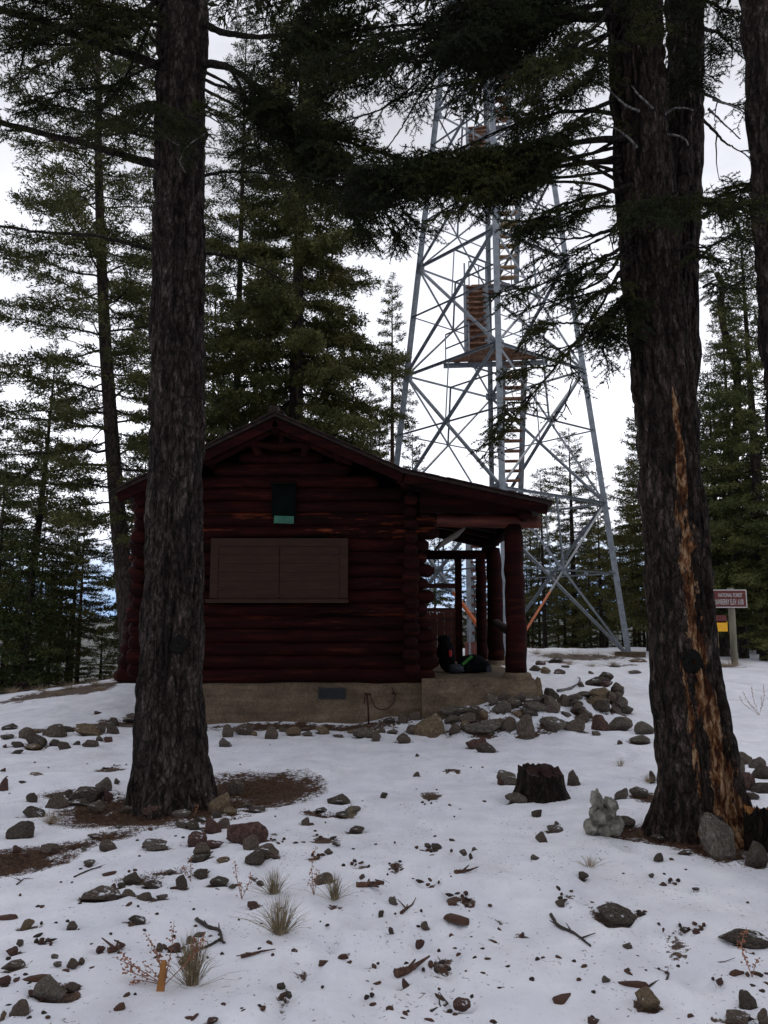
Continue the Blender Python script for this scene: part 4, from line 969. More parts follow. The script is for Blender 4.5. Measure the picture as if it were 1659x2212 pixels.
bp = empty('backpack', (c2[0], c2[1], .77), 'upright dark backpack with red tag leaning beside the cabin wall', 'backpack')
q = MB(); blob(q, c2, (.27, .3, .54), 2.6, wob=.22, R=rotm(0, -.12, 0)); blob(q, c2+[-.03, 0, .27], (.22, .24, .14), 2.4, wob=.1)
blob(q, c2+[.13, -.08, -.24], (.16, .2, .22), 2.4, wob=.1); q.build('body', M['black'], bp, (c2[0], c2[1], .77), smooth=True)
q = MB(); blob(q, c2+[.06, -.17, .04], (.06, .05, .12), 3); q.build('tag', M['red_trim'], bp, (c2[0], c2[1], .77))
c3 = at(985, 1428, 13.2); c3[2] = .77+.07
q = MB(); blob(q, c3-[c3[0], c3[1], .77], (.26, .22, .15), 2.4, wob=.15)
o = q.build('stuff_sack', M['grey_cloth'], smooth=True); o.location = (c3[0], c3[1], .77); tag(o, 'small dark blue grey sack lying between the two backpacks', 'bag')
# ------------------------------------------------------------------ lookout tower
TC = np.array([3.9, 27.0]); TB = .45
Fv = norm(np.array([-.105, -.9945])); Rv = norm(np.array([.9945, -.105]))
DIR = [Fv, Rv, -Fv, -Rv]
tow = empty('lookout_tower', (TC[0], TC[1], TB), 'tall galvanised steel fire lookout tower with zigzag wooden stairs', 'tower')
to = np.array([TC[0], TC[1], TB])
def hr(z): return 4.27-.115*(z-.49)
def corner(i, z, k=1.0, off=0.0):
    d = DIR[i % 4]*hr(z)*k; return np.array([TC[0]+d[0], TC[1]+d[1], z])
LV = [.45, 5.63, 10.35, 14.4, 17.7, 20.5, 22.9, 24.8]
def tb(name, segs, w=.07, m='steel', parent=None, t=.008, kind='L'):
    b = MB()
    for p0, p1 in segs: b.beam(p0, p1, w, t, kind=kind)
    return b.build(name, M[m], parent or tow, to)
for i in range(4):
    b = MB(); b.beam(corner(i, .3), corner(i, 24.9), .19, .016)
    for z in LV[1:-1]:
        c = corner(i, z)
        for j in (1, -1):
            d = norm(corner(i+j, z)-c); up = np.array([0, 0, 1.])
            b.prism([(-.02, -.19), (.30, -.12), (.30, .12), (-.02, .19), (-.09, 0)], c+np.cross(d, up)*.0, d, up, norm(np.cross(d, up)), .016)
            for bx in (.04, .12, .2):
                for bz in (-.1, 0, .1):
                    pp = c+d*bx+up*bz; nrm = norm(np.cross(d, up)); b.sticks([pp-nrm*.03], [pp+nrm*.035], .014, .014)
    b.build('leg', M['steel'], tow, to)
    q = MB(); c = corner(i, .3); q.box((c[0], c[1], g(c[0], c[1])+.0), (.7, .7, .34), rotm(0, 0, .4)); q.build('footing', M['concrete'], tow, to)
for i in range(4):
    for a, (z0_, z1_) in enumerate(zip(LV[:-1], LV[1:])):
        A0, B0, A1, B1 = corner(i, z0_), corner(i+1, z0_), corner(i, z1_), corner(i+1, z1_)
        w = .09 if a < 3 else .07
        nrm = norm(np.append(-(DIR[i]+DIR[(i+1) % 4]), 0))*.03
        # crossing point of the two diagonals
        wa, wb = hr(z0_), hr(z1_); s_ = wa/(wa+wb); zc = z0_+(z1_-z0_)*s_
        Cx = (A0+(B1-A0)*s_)
        if a == 0 and i in (0, 3):   # lower ends painted orange
            g0 = .40
            P, Q = (A0, B1) if i == 0 else (B0, A1)
            tb('cross_brace', [(P+(Q-P)*g0, Q), ((B0 if i == 0 else A0)+nrm, (A1 if i == 0 else B1)+nrm)], w)
            tb('painted_brace', [(P, P+(Q-P)*g0)], w*1.05, 'steel_orange')
        else:
            tb('cross_brace', [(A0, B1), (B0+nrm, A1+nrm)], w)
        if a > 0 or True:
            Lm, Rm = corner(i, zc), corner(i+1, zc)
            segs = [(Lm, Cx), (Cx, Rm)]
            m1 = (A1+B1)/2; segs.append((Cx, m1))
            tb('strut', segs, .05)
        tb('girt', [(A1, B1)], .085)
        if a < 3: tb('strut', [(A1+(B1-A1)*.5, A1+(corner(i+2, z1_)-A1)*.5)], .05)
# corner landings
def tpt(f, r, z): return np.array([TC[0]+Fv[0]*f+Rv[0]*r, TC[1]+Fv[1]*f+Rv[1]*r, z])
def landing(sgn, z, dep=1.75, matn='plank'):
    h = hr(z)*.97
    q = MB(); n = 7
    fr = h-dep
    for k in range(n):
        f0 = fr+dep*k/n; wdt = (h-f0)
        q.prism([(-wdt+.12, 0), (wdt-.12, 0), (max(.02, wdt-.12-dep/n*.9), dep/n*.93), (-max(.02, wdt-.12-dep/n*.9), dep/n*.93)],
                tpt(sgn*f0, 0, z), np.append(Rv, 0), np.append(Fv*sgn, 0), (0, 0, 1), .05)
    # boards run front to back as well, with gaps
    o_ = q.build('landing', M[matn], tow, to)
    tb('landing_beam', [(tpt(sgn*fr, -dep*1.0, z-.09), tpt(sgn*fr, dep*1.0, z-.09))], .14)
    b = MB()
    for s2 in (-1, 1):
        for hz in (.5, 1.0): b.beam(tpt(sgn*fr, s2*(dep*.95), z+hz), tpt(sgn*(h-.05), s2*.05, z+hz), .04, .006)
        for ff, rr_ in ((fr, dep*.95), (fr+dep*.5, dep*.5)): b.beam(tpt(sgn*ff, s2*rr_, z-.1), tpt(sgn*ff, s2*rr_, z+1.0), .045, .006)
    b.build('handrail', M['steel'], tow, to)
    return fr
FL = {}
fr = [None]*len(LV)
for k in range(1, 7):
    sgn = 1 if k % 2 == 0 else -1
    dep = (1.75 if k < 4 else 1.2) if k % 2 == 0 else .85
    fr[k] = landing(sgn, LV[k], dep)*sgn
fr[0] = 2.6
def flight(k):
    # from level k to level k+1; even k climbs to the rear on the left, odd k comes forward on the right
    side = -.58 if k % 2 == 0 else .62
    if k > 3: side *= .7
    f0, f1 = fr[k], fr[k+1] if k+1 < 7 else 0.2
    z0_, z1_ = LV[k]+.05, LV[k+1]+.03
    if k == 0: z0_ = g(*(TC+Fv*f0+Rv*side))+.05
    hw = .36; b = MB()
    for s2 in (-1, 1):
        b.beam(tpt(f0, side+s2*hw, z0_), tpt(f1, side+s2*hw, z1_), .2, .05, kind='R')
    st = b.build('stair_flight', M['steel'], tow, to)
    n = int(round((z1_-z0_)/.305))
    for j in range(n):
        t = (j+.5)/n; c = tpt(f0+(f1-f0)*t, side, z0_+(z1_-z0_)*t)
        q = MB(); R = np.stack([np.append(Rv, 0), np.append(-Fv, 0), [0, 0, 1]], 1)
        q.box(c, (hw*2-.03, .26, .055), R@rotm(-.06+.02*rc.standard_normal(), 0, 0))
        if k in (2, 4): q.box(c+np.append(Fv*-.10, -.13), (hw*2-.04, .035, .20), R)
        q.build('tread', M[['plank_red', 'plank', 'plank', 'plank_pale', 'plank', 'plank', 'plank'][k]], st, to)
    b = MB()
    for s2 in (-1, 1):
        a0, a1 = tpt(f0, side+s2*(hw+.05), z0_+.9), tpt(f1, side+s2*(hw+.05), z1_+.9)
        b.beam(a0, a1, .045, .006); b.beam(a0-[0, 0, .45], a1-[0, 0, .45], .03, .005)
        for t in (0, .33, .66, 1): b.beam(a0+(a1-a0)*t-[0, 0, .9], a0+(a1-a0)*t, .045, .006)
    b.build('handrail', M['steel'], tow, to)
for k in range(7): flight(k)
# pole carrying the stair foot, on a ribbed drum
pp = at(1016, 1400, 25.0); zt = 5.4
tb('stair_post', [(np.array([pp[0], 25.0, .4]), np.array([pp[0], 25.0, zt]))], .15, t=.012)
# cab on top
zc = 24.8; hs = hr(zc)
cbm = MB(); Rc = np.stack([np.append(norm(Fv+Rv), 0), np.append(norm(Rv-Fv), 0), [0, 0, 1]], 1)
wdc = hs*math.sqrt(2)+.15
cbm.box((TC[0], TC[1], zc+.1), (wdc, wdc, .16), Rc); cbm.box((TC[0], TC[1], zc+.62), (wdc-.1, wdc-.1, .9), Rc)
for sx in (-1, 0, 1):
    for sy in (-1, 0, 1):
        if sx or sy: cbm.box(np.array([TC[0], TC[1], zc+1.55])+Rc@np.array([sx*(wdc/2-.07), sy*(wdc/2-.07), 0]), (.09, .09, 1.0), Rc)
cbm.box((TC[0], TC[1], zc+2.1), (wdc+.1, wdc+.1, .12), Rc)
Vr = [Rc@np.array([x*(wdc/2+.2), y*(wdc/2+.2), 0])+[TC[0], TC[1], zc+2.16] for x, y in ((-1, -1), (1, -1), (1, 1), (-1, 1))]+[np.array([TC[0], TC[1], zc+2.9])]
cbm.more(np.array(Vr), [[[0, 1, 4], [1, 2, 4], [2, 3, 4], [3, 0, 4]], [[0, 3, 2, 1]]])
cbm.build('cab', M['steel'], tow, to)
# ribbed drum
dx, dy = pp[0]+.35, 25.0; dz = g(dx, dy)
dr = empty('drum', (dx, dy, dz), 'faded red ribbed drum standing under the tower stairs', 'drum'); q = MB(); nseg = 96; Vd = []
for zq, rq in ((-.05, .5), (.0, .5), (.42, .5), (.46, .53), (.50, .53), (.50, .46)):
    for j in range(nseg):
        a = 2*pi*j/nseg; rr_ = rq+(.018 if (j//2) % 2 and .0 <= zq < .45 else 0); Vd.append([rr_*cos(a), rr_*sin(a), zq])
i = np.arange(5)[:, None]*nseg; j = np.arange(nseg)[None]; k2 = (j+1) % nseg
q.more(np.array(Vd), [np.stack([i+j, i+k2, i+nseg+k2, i+nseg+j], -1).reshape(-1, 4)]); q.build('drum_wall', M['drum'], dr)
q = MB(); q.tube([(0, 0, .44), (0, 0, .485)], .47, 40); q.build('lid', M['drum'], dr)
# ------------------------------------------------------------------ signs
Ys = 21.0
def signpost(px, pyb, name, label, ptop, matp, r):
    b0 = at(px, pyb, Ys); z = g(b0[0], Ys); e_ = empty(name, (b0[0], Ys, z), label, 'sign'); q = MB(); q.tube([(b0[0], Ys, z-.2), (b0[0], Ys, ptop)], r, 10, True, .03, rc); q.build('post', M[matp], e_, e_.location[:], smooth=True); return e_
sg = signpost(1587, 1430, 'summit_sign', 'maroon elevation sign with white lettering on a grey wooden post', at(1587, 1270, Ys)[2], 'post_wood', .085)
c0, c1_ = at(1480, 1311, Ys), at(1609, 1311, Ys); zt_, zb_ = at(1600, 1275, Ys)[2], at(1600, 1312, Ys)[2]
cx_ = (c0[0]+c1_[0])/2; wd_ = c1_[0]-c0[0]
q = MB(); q.box((cx_, Ys-.11, (zt_+zb_)/2), (wd_, .012, zt_-zb_)); q.build('sign_panel', M['sign_red'], sg, sg.location[:])
q = MB()
for zz_ in (zt_, zb_): q.box((cx_, Ys-.1185, zz_), (wd_+.024, .005, .024))
for xx_ in (cx_-wd_/2, cx_+wd_/2): q.box((xx_, Ys-.1205, (zt_+zb_)/2), (.024, .005, zt_-zb_-.024))
q.build('border', M['sign_white'], sg, sg.location[:])
def text(s, x, z, y, size, parent, sx=1.0):
    cu = bpy.data.curves.new('lettering', 'FONT'); cu.body = s; cu.size = size; cu.align_x = 'RIGHT'; cu.extrude = .002; cu.offset = .0008
    cu.materials.append(M['sign_white']); o = bpy.data.objects.new('lettering', cu); COL.objects.link(o); o.parent = parent
    pl = parent.location
    dg = bpy.context.evaluated_depsgraph_get(); me = bpy.data.meshes.new_from_object(o.evaluated_get(dg)); bpy.data.objects.remove(o); bpy.data.curves.remove(cu)
    o = bpy.data.objects.new('lettering', me); COL.objects.link(o); o.parent = parent
    o.location = (x-pl[0], y-pl[1], z-pl[2]); o.rotation_euler = (pi/2, 0, 0); o.scale = (sx, 1, 1); return o
text('STRAWBERRY ELEV. 6100', cx_+wd_/2-.08, zb_+.07, Ys-.123, .205, sg, .375)
text('NATIONAL FOREST', cx_+wd_/2-.10, zb_+.27, Ys-.123, .14, sg, .52)
Ys = 20.6
sy = signpost(1549, 1432, 'trail_sign', 'small yellow and brown sign on a tan post behind the forked trunk', at(1550, 1340, 20.6)[2], 'post_tan', .07)
b0 = at(1556, 1350, 20.6); q = MB(); q.box((b0[0], 20.5, at(1556, 1353, 20.6)[2]), (.28, .012, .26)); q.build('sign_panel', M['sign_yellow'], sy, sy.location[:])
q = MB(); q.box((b0[0]-.01, 20.5, at(1556, 1337, 20.6)[2]), (.27, .012, .19)); q.build('sign_panel', M['sign_red'], sy, sy.location[:])
# ------------------------------------------------------------------ rocks
def ico(sub):
    import bmesh
    bm = bmesh.new(); bmesh.ops.create_icosphere(bm, subdivisions=sub, radius=1); V = np.array([v_.co[:] for v_ in bm.verts]); Fc = [[v_.index for v_ in f.verts] for f in bm.faces]; bm.free(); return V, np.array(Fc)
IV, IF = ico(4)
IV2, IF2 = ico(2)
def rockmesh(seed, nm, rough=1.0, V0=IV, F0=IF, cuts=9, name='rock'):  # faceted stone
    rg = np.random.default_rng(seed); V = V0.copy()
    V = V*(1+.22*rough*vn(V[:, 0]*1.1+seed, V[:, 1]*1.1, V[:, 2]*1.1))[:, None]
    for k in range(cuts):   # planar facets
        nn = norm(rg.standard_normal(3)); d = rg.uniform(.48, .8); t = V@nn-d; V = V-np.where(t > 0, t, 0)[:, None]*nn*.93
    V = V*(1+.07*rough*vn(V[:, 0]*3+seed, V[:, 1]*3, V[:, 2]*3)+.035*rough*vn(V[:, 0]*8, V[:, 1]*8+seed, V[:, 2]*8))[:, None]
    V = V/np.abs(V).max(0); b = MB(); b.add(V, F0); return b.mesh(name, ROCKM[nm] if nm in ROCKM else M[nm], len(V0) > 1e9)
RM = {c: [rockmesh(i*7+j*31, c, .9 if i % 2 else 1.3, cuts=7+3*(i % 3)) for i in range(4)] for j, c in enumerate(ROCKM)}
rr_ = np.random.default_rng(23)
ROCKS = []
def rock(px, pyb, w, h, col, where, Y=None, up=0.0, flat=1.0, rz=None, what='rock', name='rock', meshes=None):
    if Y is None: P = ground_at(px, pyb)
    else:
        P = at(px, pyb, Y)
    d = math.hypot(P[1], EYE-P[2]); W = w/F*d; Hh = h/F*d
    dep = W*rr_.uniform(.6, .85)*flat
    Hh = max(Hh*.92-dep*.10*(EYE-P[2])/max(P[1], 1), W*.16)
    ms = meshes or RM[col]
    o = bpy.data.objects.new(name, ms[rr_.integers(0, len(ms))]); COL.objects.link(o)
    y = P[1]+dep*.40; base = (g(P[0], y) if Y is None else P[2])+up
    o.location = (P[0], y, base+Hh*.22); o.scale = (W/2*1.06, dep/2, Hh*.78)
    o.rotation_euler = (rr_.uniform(-.12, .12), rr_.uniform(-.14, .14), rz if rz is not None else rr_.uniform(-.35, .35)+(pi if rr_.uniform() < .5 else 0))
    ROCKS.append([px, W, col, where, o, what]); return o
def zA(x, y, w, h): return 810+x*.3906, 999+y*.3906, w*.3906, h*.3906
def zB(x, y, w, h): return 243+x*.3906, 864+y*.3906, w*.3906, h*.3906
def zC(x, y, w, h): return x*.358, 1404+y*.358, w*.358, h*.358
def zD(x, y, w, h): return x*.358, 1836+y*.358, w*.358, h*.358
def zE(x, y, w, h): return 540+x*.358, 1620+y*.358, w*.358, h*.358
def zF(x, y, w, h): return 1080+x*.3489, 1620+y*.3489, w*.3489, h*.3489
wh = 'in the row before the porch'
for t in [(312, 1510, 200, 145, 'tan'), (580, 1515, 250, 62, 'grey'), (850, 1527, 112, 118, 'brown'), (985, 1497, 150, 60, 'grey'), (1125, 1490, 140, 60, 'brown'), (1255, 1480, 130, 95, 'red'),
          (1375, 1485, 125, 75, 'grey'), (1505, 1500, 115, 66, 'grey'), (745, 1487, 95, 62, 'brown'), (440, 1502, 65, 60, 'brown'), (205, 1503, 62, 52, 'grey'), (158, 1552, 72, 50, 'brown'), (2, 1540, 50, 60, 'brown'),
          (575, 1582, 125, 58, 'red'), (625, 1602, 112, 52, 'dark'), (1470, 1557, 110, 42, 'grey'), (1355, 1558, 36, 22, 'brown'), (1230, 1510, 56, 28, 'grey'), (505, 1480, 60, 40, 'tan'), (690, 1470, 70, 40, 'tan'), (1160, 1440, 100, 40, 'brown'), (1060, 1480, 60, 24, 'grey')]:
    rock(*zA(*t[:4]), t[4], wh)
wh = 'in the heap against the porch slab'
for t in [(460, 1408, 225, 55, 'grey'), (525, 1452, 115, 46, 'brown'), (430, 1452, 85, 42, 'grey'), (985, 1308, 88, 62, 'dark'), (870, 1352, 110, 48, 'brown'), (980, 1390, 112, 76, 'brown'),
          (890, 1400, 130, 50, 'grey'), (700, 1402, 110, 62, 'grey'), (765, 1372, 120, 60, 'brown'), (660, 1345, 72, 60, 'grey'), (720, 1325, 80, 52, 'brown'), (800, 1330, 70, 50, 'grey'), (610, 1425, 60, 45, 'tan'), (800, 1420, 80, 30, 'tan'),
          (1050, 1350, 82, 60, 'brown'), (1110, 1328, 92, 34, 'grey'), (340, 1400, 90, 36, 'brown'), (560, 1400, 90, 40, 'brown'), (230, 1420, 80, 40, 'brown'), (150, 1440, 70, 40, 'brown'), (80, 1440, 60, 30, 'dark'), (860, 1415, 90, 40, 'dark'), (1065, 1412, 62, 26, 'grey'), (930, 1335, 80, 40, 'dark'), (1120, 1360, 80, 40, 'brown')]:
    rock(*zA(*t[:4]), t[4], wh)
rock(*zA(908, 1312, 58, 132), 'tan', wh, Y=12.15, flat=.8)
wh = 'in the cairn right of the porch'
cY = ground_at(*zA(1250, 1372, 1, 1)[:2])[1]
for t in [(1130, 1395, 92, 52, 'brown', 0), (1172, 1420, 92, 42, 'brown', 0), (1335, 1395, 64, 60, 'brown', 0), (1402, 1390, 82, 62, 'grey', 0), (1255, 1385, 110, 50, 'dark', 0),
          (1245, 1345, 155, 64, 'tan', cY), (1258, 1285, 125, 54, 'tan', cY+.1), (1345, 1325, 92, 60, 'brown', cY+.15), (1345, 1275, 92, 64, 'brown', cY+.3), (1170, 1295, 90, 30, 'grey', cY+.2), (1365, 1345, 80, 50, 'grey', cY+.1),
          (1240, 1225, 140, 42, 'dark', cY+.3), (1275, 1200, 90, 44, 'dark', cY+.35), (1290, 1232, 70, 24, 'red', cY+.2), (1180, 1340, 60, 40, 'brown', cY+.15), (1310, 1300, 60, 40, 'brown', cY+.05), (1220, 1380, 120, 40, 'grey', cY+.2)]:
    rock(*zA(*t[:4]), t[4], wh, Y=t[5] or None, flat=1.25)
wh = 'in the snow behind the porch'
for t in [(885, 1155, 70, 34, 'brown'), (915, 1120, 62, 28, 'red'), (950, 1168, 56, 40, 'tan'), (1020, 1170, 75, 28, 'brown'), (1145, 1242, 42, 28, 'brown'), (1540, 1282, 34, 22, 'dark'), (1440, 1170, 76, 20, 'grey'), (1475, 1105, 115, 24, 'tan'), (1000, 1105, 90, 26, 'dark'), (1195, 1170, 40, 16, 'brown'), (1060, 1135, 50, 16, 'grey'), (1325, 1132, 60, 14, 'brown')]:
    rock(*zA(*t[:4]), t[4], wh)
wh = 'in the row before the cabin foundation'
for t in [(630, 1862, 72, 64, 'brown'), (725, 1852, 112, 54, 'brown'), (870, 1873, 84, 68, 'brown'), (990, 1858, 88, 52, 'tan'), (935, 1834, 46, 26, 'brown'), (1070, 1860, 62, 30, 'grey'), (1165, 1846, 90, 42, 'tan'), (1385, 1870, 112, 56, 'grey'), (1450, 1872, 62, 38, 'brown'), (1550, 1846, 64, 20, 'grey'),
          (1610, 1898, 74, 50, 'brown'), (620, 1918, 64, 46, 'grey'), (785, 1860, 38, 28, 'tan'), (1645, 1848, 44, 46, 'brown'), (1250, 1865, 64, 14, 'brown'), (1485, 1842, 54, 22, 'brown'), (1330, 1842, 60, 24, 'tan'), (680, 1832, 40, 24, 'grey'), (1060, 1830, 50, 16, 'brown')]:
    rock(*zB(*t[:4]), t[4], wh)
wh = 'in the row left of the thick trunk'
for t in [(40, 482, 92, 30, 'dark'), (40, 537, 92, 30, 'grey'), (150, 532, 120, 62, 'brown'), (205, 580, 144, 74, 'dark'), (320, 524, 152, 72, 'brown'), (390, 497, 92, 42, 'dark'), (515, 517, 162, 66, 'tan'), (610, 500, 62, 46, 'grey'), (675, 507, 86, 68, 'dark'), (682, 448, 56, 52, 'dark'), (790, 412, 92, 28, 'grey'), (785, 437, 100, 26, 'grey'),
          (95, 587, 72, 36, 'dark'), (190, 600, 112, 26, 'tan'), (310, 584, 72, 42, 'dark'), (378, 602, 88, 56, 'dark'), (455, 577, 46, 26, 'dark'), (535, 587, 106, 48, 'brown'), (600, 550, 46, 30, 'grey'), (650, 552, 62, 28, 'red'), (100, 625, 62, 26, 'dark'), (580, 385, 50, 15, 'red'), (210, 500, 60, 20, 'tan')]:
    rock(*zC(*t[:4]), t[4], wh)
wh = 'around the foot of the thick left trunk'
for t in [(605, 852, 104, 84, 'grey'), (500, 917, 224, 94, 'dark'), (190, 917, 84, 52, 'dark'), (320, 952, 154, 84, 'brown'), (190, 1007, 144, 66, 'dark'), (415, 885, 60, 40, 'dark'), (640, 905, 64, 64, 'red'), (570, 972, 120, 52, 'brown'), (925, 1004, 134, 64, 'red'), (1075, 1007, 124, 42, 'grey'), (1330, 977, 148, 144, 'tan'), (1385, 992, 80, 42, 'tan'), (1425, 867, 104, 94, 'grey'),
          (1495, 947, 62, 28, 'grey'), (1535, 977, 112, 24, 'dark'), (705, 808, 36, 32, 'grey'), (460, 940, 120, 40, 'dark'), (760, 980, 90, 36, 'brown')]:
    rock(*zC(*t[:4]), t[4], wh)
wh = 'in the snow below the thick left trunk'
for t in [(95, 1137, 154, 94, 'dark'), (210, 757, 84, 16, 'tan'), (130, 806, 42, 16, 'dark'), (15, 852, 64, 90, 'red'), (15, 737, 38, 26, 'red'), (1205, 1032, 92, 28, 'dark'), (1095, 1072, 92, 38, 'dark'), (1165, 1080, 84, 48, 'dark'), (1270, 1102, 104, 88, 'red'), (1340, 1072, 84, 52, 'brown'), (1500, 1167, 254, 146, 'red'), (1515, 1207, 108, 84, 'brown'),
          (1605, 1252, 150, 68, 'brown'), (1525, 1292, 112, 62, 'dark'), (1172, 1187, 118, 84, 'red'), (1205, 1242, 112, 62, 'brown'), (1195, 1277, 130, 36, 'dark'), (1275, 1192, 120, 40, 'red'), (700, 1070, 64, 14, 'dark'), (560, 1137, 84, 22, 'brown'), (640, 1212, 104, 62, 'brown'), (935, 1207, 154, 56, 'grey'), (295, 1222, 130, 46, 'brown'),
          (90, 1217, 62, 36, 'red'), (155, 1242, 52, 24, 'red'), (1340, 1282, 72, 28, 'tan'), (1035, 1347, 62, 20, 'grey'), (1210, 1357, 74, 32, 'dark'), (525, 1302, 72, 26, 'grey'), (1300, 1010, 60, 40, 'dark')]:
    rock(*zC(*t[:4]), t[4], wh)
wh = 'in the left foreground snow'
for t in [(148, 477, 76, 56, 'tan'), (60, 722, 130, 46, 'brown'), (20, 812, 70, 46, 'red'), (290, 917, 184, 112, 'grey'), (420, 852, 92, 36, 'brown'), (190, 880, 48, 30, 'red'), (100, 1002, 96, 66, 'brown'), (10, 1032, 34, 50, 'tan'), (425, 710, 72, 38, 'brown'), (485, 692, 38, 28, 'brown'), (425, 482, 66, 36, 'brown'), (575, 307, 214, 74, 'brown'),
          (675, 252, 52, 52, 'red'), (870, 302, 94, 42, 'brown'), (965, 300, 74, 28, 'grey'), (785, 207, 94, 62, 'dark'), (910, 232, 112, 40, 'dark'), (1095, 232, 74, 72, 'dark'), (1210, 172, 84, 48, 'dark'), (1305, 217, 122, 46, 'dark'), (1395, 237, 42, 22, 'grey'), (1525, 352, 66, 46, 'red'), (1345, 77, 78, 28, 'tan'),
          (1050, 612, 92, 32, 'red'), (955, 610, 46, 38, 'brown'), (1105, 700, 72, 42, 'brown'), (820, 440, 104, 40, 'dark'), (70, 628, 72, 36, 'red'), (115, 582, 46, 36, 'brown'), (600, 612, 48, 26, 'red'), (1275, 1052, 62, 22, 'red'), (760, 285, 90, 40, 'brown'), (730, 230, 50, 30, 'dark')]:
    rock(*zD(*t[:4]), t[4], wh)
wh = 'in the middle foreground snow'
for t in [(535, 327, 124, 52, 'dark'), (620, 382, 92, 38, 'grey'), (555, 407, 112, 28, 'dark'), (425, 377, 74, 26, 'dark'), (340, 452, 56, 40, 'brown'), (635, 502, 104, 40, 'dark'), (445, 807, 108, 52, 'brown'), (865, 937, 52, 42, 'grey'), (792, 1007, 32, 42, 'dark'), (852, 1117, 32, 46, 'dark'), (1025, 1187, 52, 36, 'red'), (680, 780, 38, 26, 'brown'),
          (1290, 637, 48, 28, 'brown'), (935, 1437, 42, 52, 'red'), (1275, 1577, 102, 46, 'red'), (225, 1492, 46, 32, 'dark'), (185, 1437, 52, 28, 'dark'), (1125, 600, 60, 40, 'dark'), (1360, 612, 34, 20, 'grey'), (1220, 555, 36, 22, 'dark'), (60, 820, 44, 28, 'dark'), (575, 300, 50, 22, 'dark'), (1335, 655, 24, 32, 'dark')]:
    rock(*zE(*t[:4]), t[4], wh)
wh = 'beside the black stump'
for t in [(60, 212, 134, 84, 'grey'), (460, 217, 78, 96, 'brown'), (105, 327, 132, 58, 'grey'), (195, 330, 38, 20, 'dark'), (235, 412, 66, 46, 'dark'), (8, 217, 50, 48, 'red'), (268, 572, 76, 62, 'brown'), (340, 512, 102, 42, 'grey')]:
    rock(*zF(*t[:4]), t[4], wh)
wh = 'around the foot of the forked trunk'
for t in [(755, 300, 92, 62, 'grey'), (870, 287, 116, 58, 'grey'), (780, 477, 122, 58, 'grey'), (1400, 670, 225, 245, 'grey'), (1600, 722, 124, 144, 'dark'), (1540, 492, 92, 62, 'grey'), (1535, 242, 164, 114, 'red'), (1520, 84, 104, 74, 'brown'), (1610, 114, 104, 84, 'grey'), (1622, 175, 104, 92, 'dark'), (1495, 142, 66, 74, 'grey'), (1640, 262, 120, 64, 'dark'),
          (1000, 560, 100, 30, 'dark'), (1480, 60, 60, 50, 'grey'), (1580, 305, 90, 40, 'dark'), (1100, 560, 80, 20, 'dark'), (950, 190, 40, 60, 'dark'), (1150, 650, 90, 24, 'dark'), (1660, 160, 80, 80, 'red')]:
    rock(*zF(*t[:4]), t[4], wh)
wh = 'in the right foreground snow'
for t in [(935, 1612, 134, 98, 'tan'), (985, 687, 62, 36, 'dark'), (1555, 1602, 92, 92, 'dark'), (1480, 1692, 150, 56, 'brown'), (1645, 1690, 62, 72, 'brown'), (1365, 1457, 42, 32, 'red'), (765, 1062, 226, 80, 'dark'), (1545, 1217, 244, 84, 'dark'), (1140, 1122, 40, 18, 'dark'), (1220, 1142, 44, 28, 'red'), (1215, 872, 46, 16, 'dark'), (580, 1695, 70, 30, 'red'), (380, 960, 60, 32, 'brown'), (795, 1372, 28, 18, 'dark')]:
    rock(*zF(*t[:4]), t[4], wh)
# random small stones strewn between
for k in range(24):
    px, py = rr_.uniform(0, 1659), 1580+560*rr_.uniform()**.8
    if (240 < px < 500 and py < 1760) or (1390 < px < 1640 and py < 1830): continue
    rock(px, py, rr_.uniform(9, 22), rr_.uniform(6, 13), ['dark', 'brown', 'grey', 'red'][rr_.integers(0, 4)], 'as a pebble in the open snow')
CN = {'grey': 'grey', 'brown': 'brown', 'red': 'reddish', 'dark': 'dark', 'tan': 'tan'}
buckets = {}
for r_ in ROCKS:
    size = 'small' if r_[1] < .16 else ('medium' if r_[1] < .36 else 'large')
    if 'pebble' in r_[3]: size = 'tiny'
    buckets.setdefault((r_[3], size, CN[r_[2]]), []).append(r_)
for (wh, size, cn), L in buckets.items():
    L.sort(key=lambda a: a[0])
    for k, r_ in enumerate(L):
        lab = '%s %s rock %s' % (size, cn, wh)
        if len(L) > 1: lab += ', %s from left' % ORD[k] if k < 20 else ''
        tag(r_[4], lab, 'rock', 'rocks '+wh)
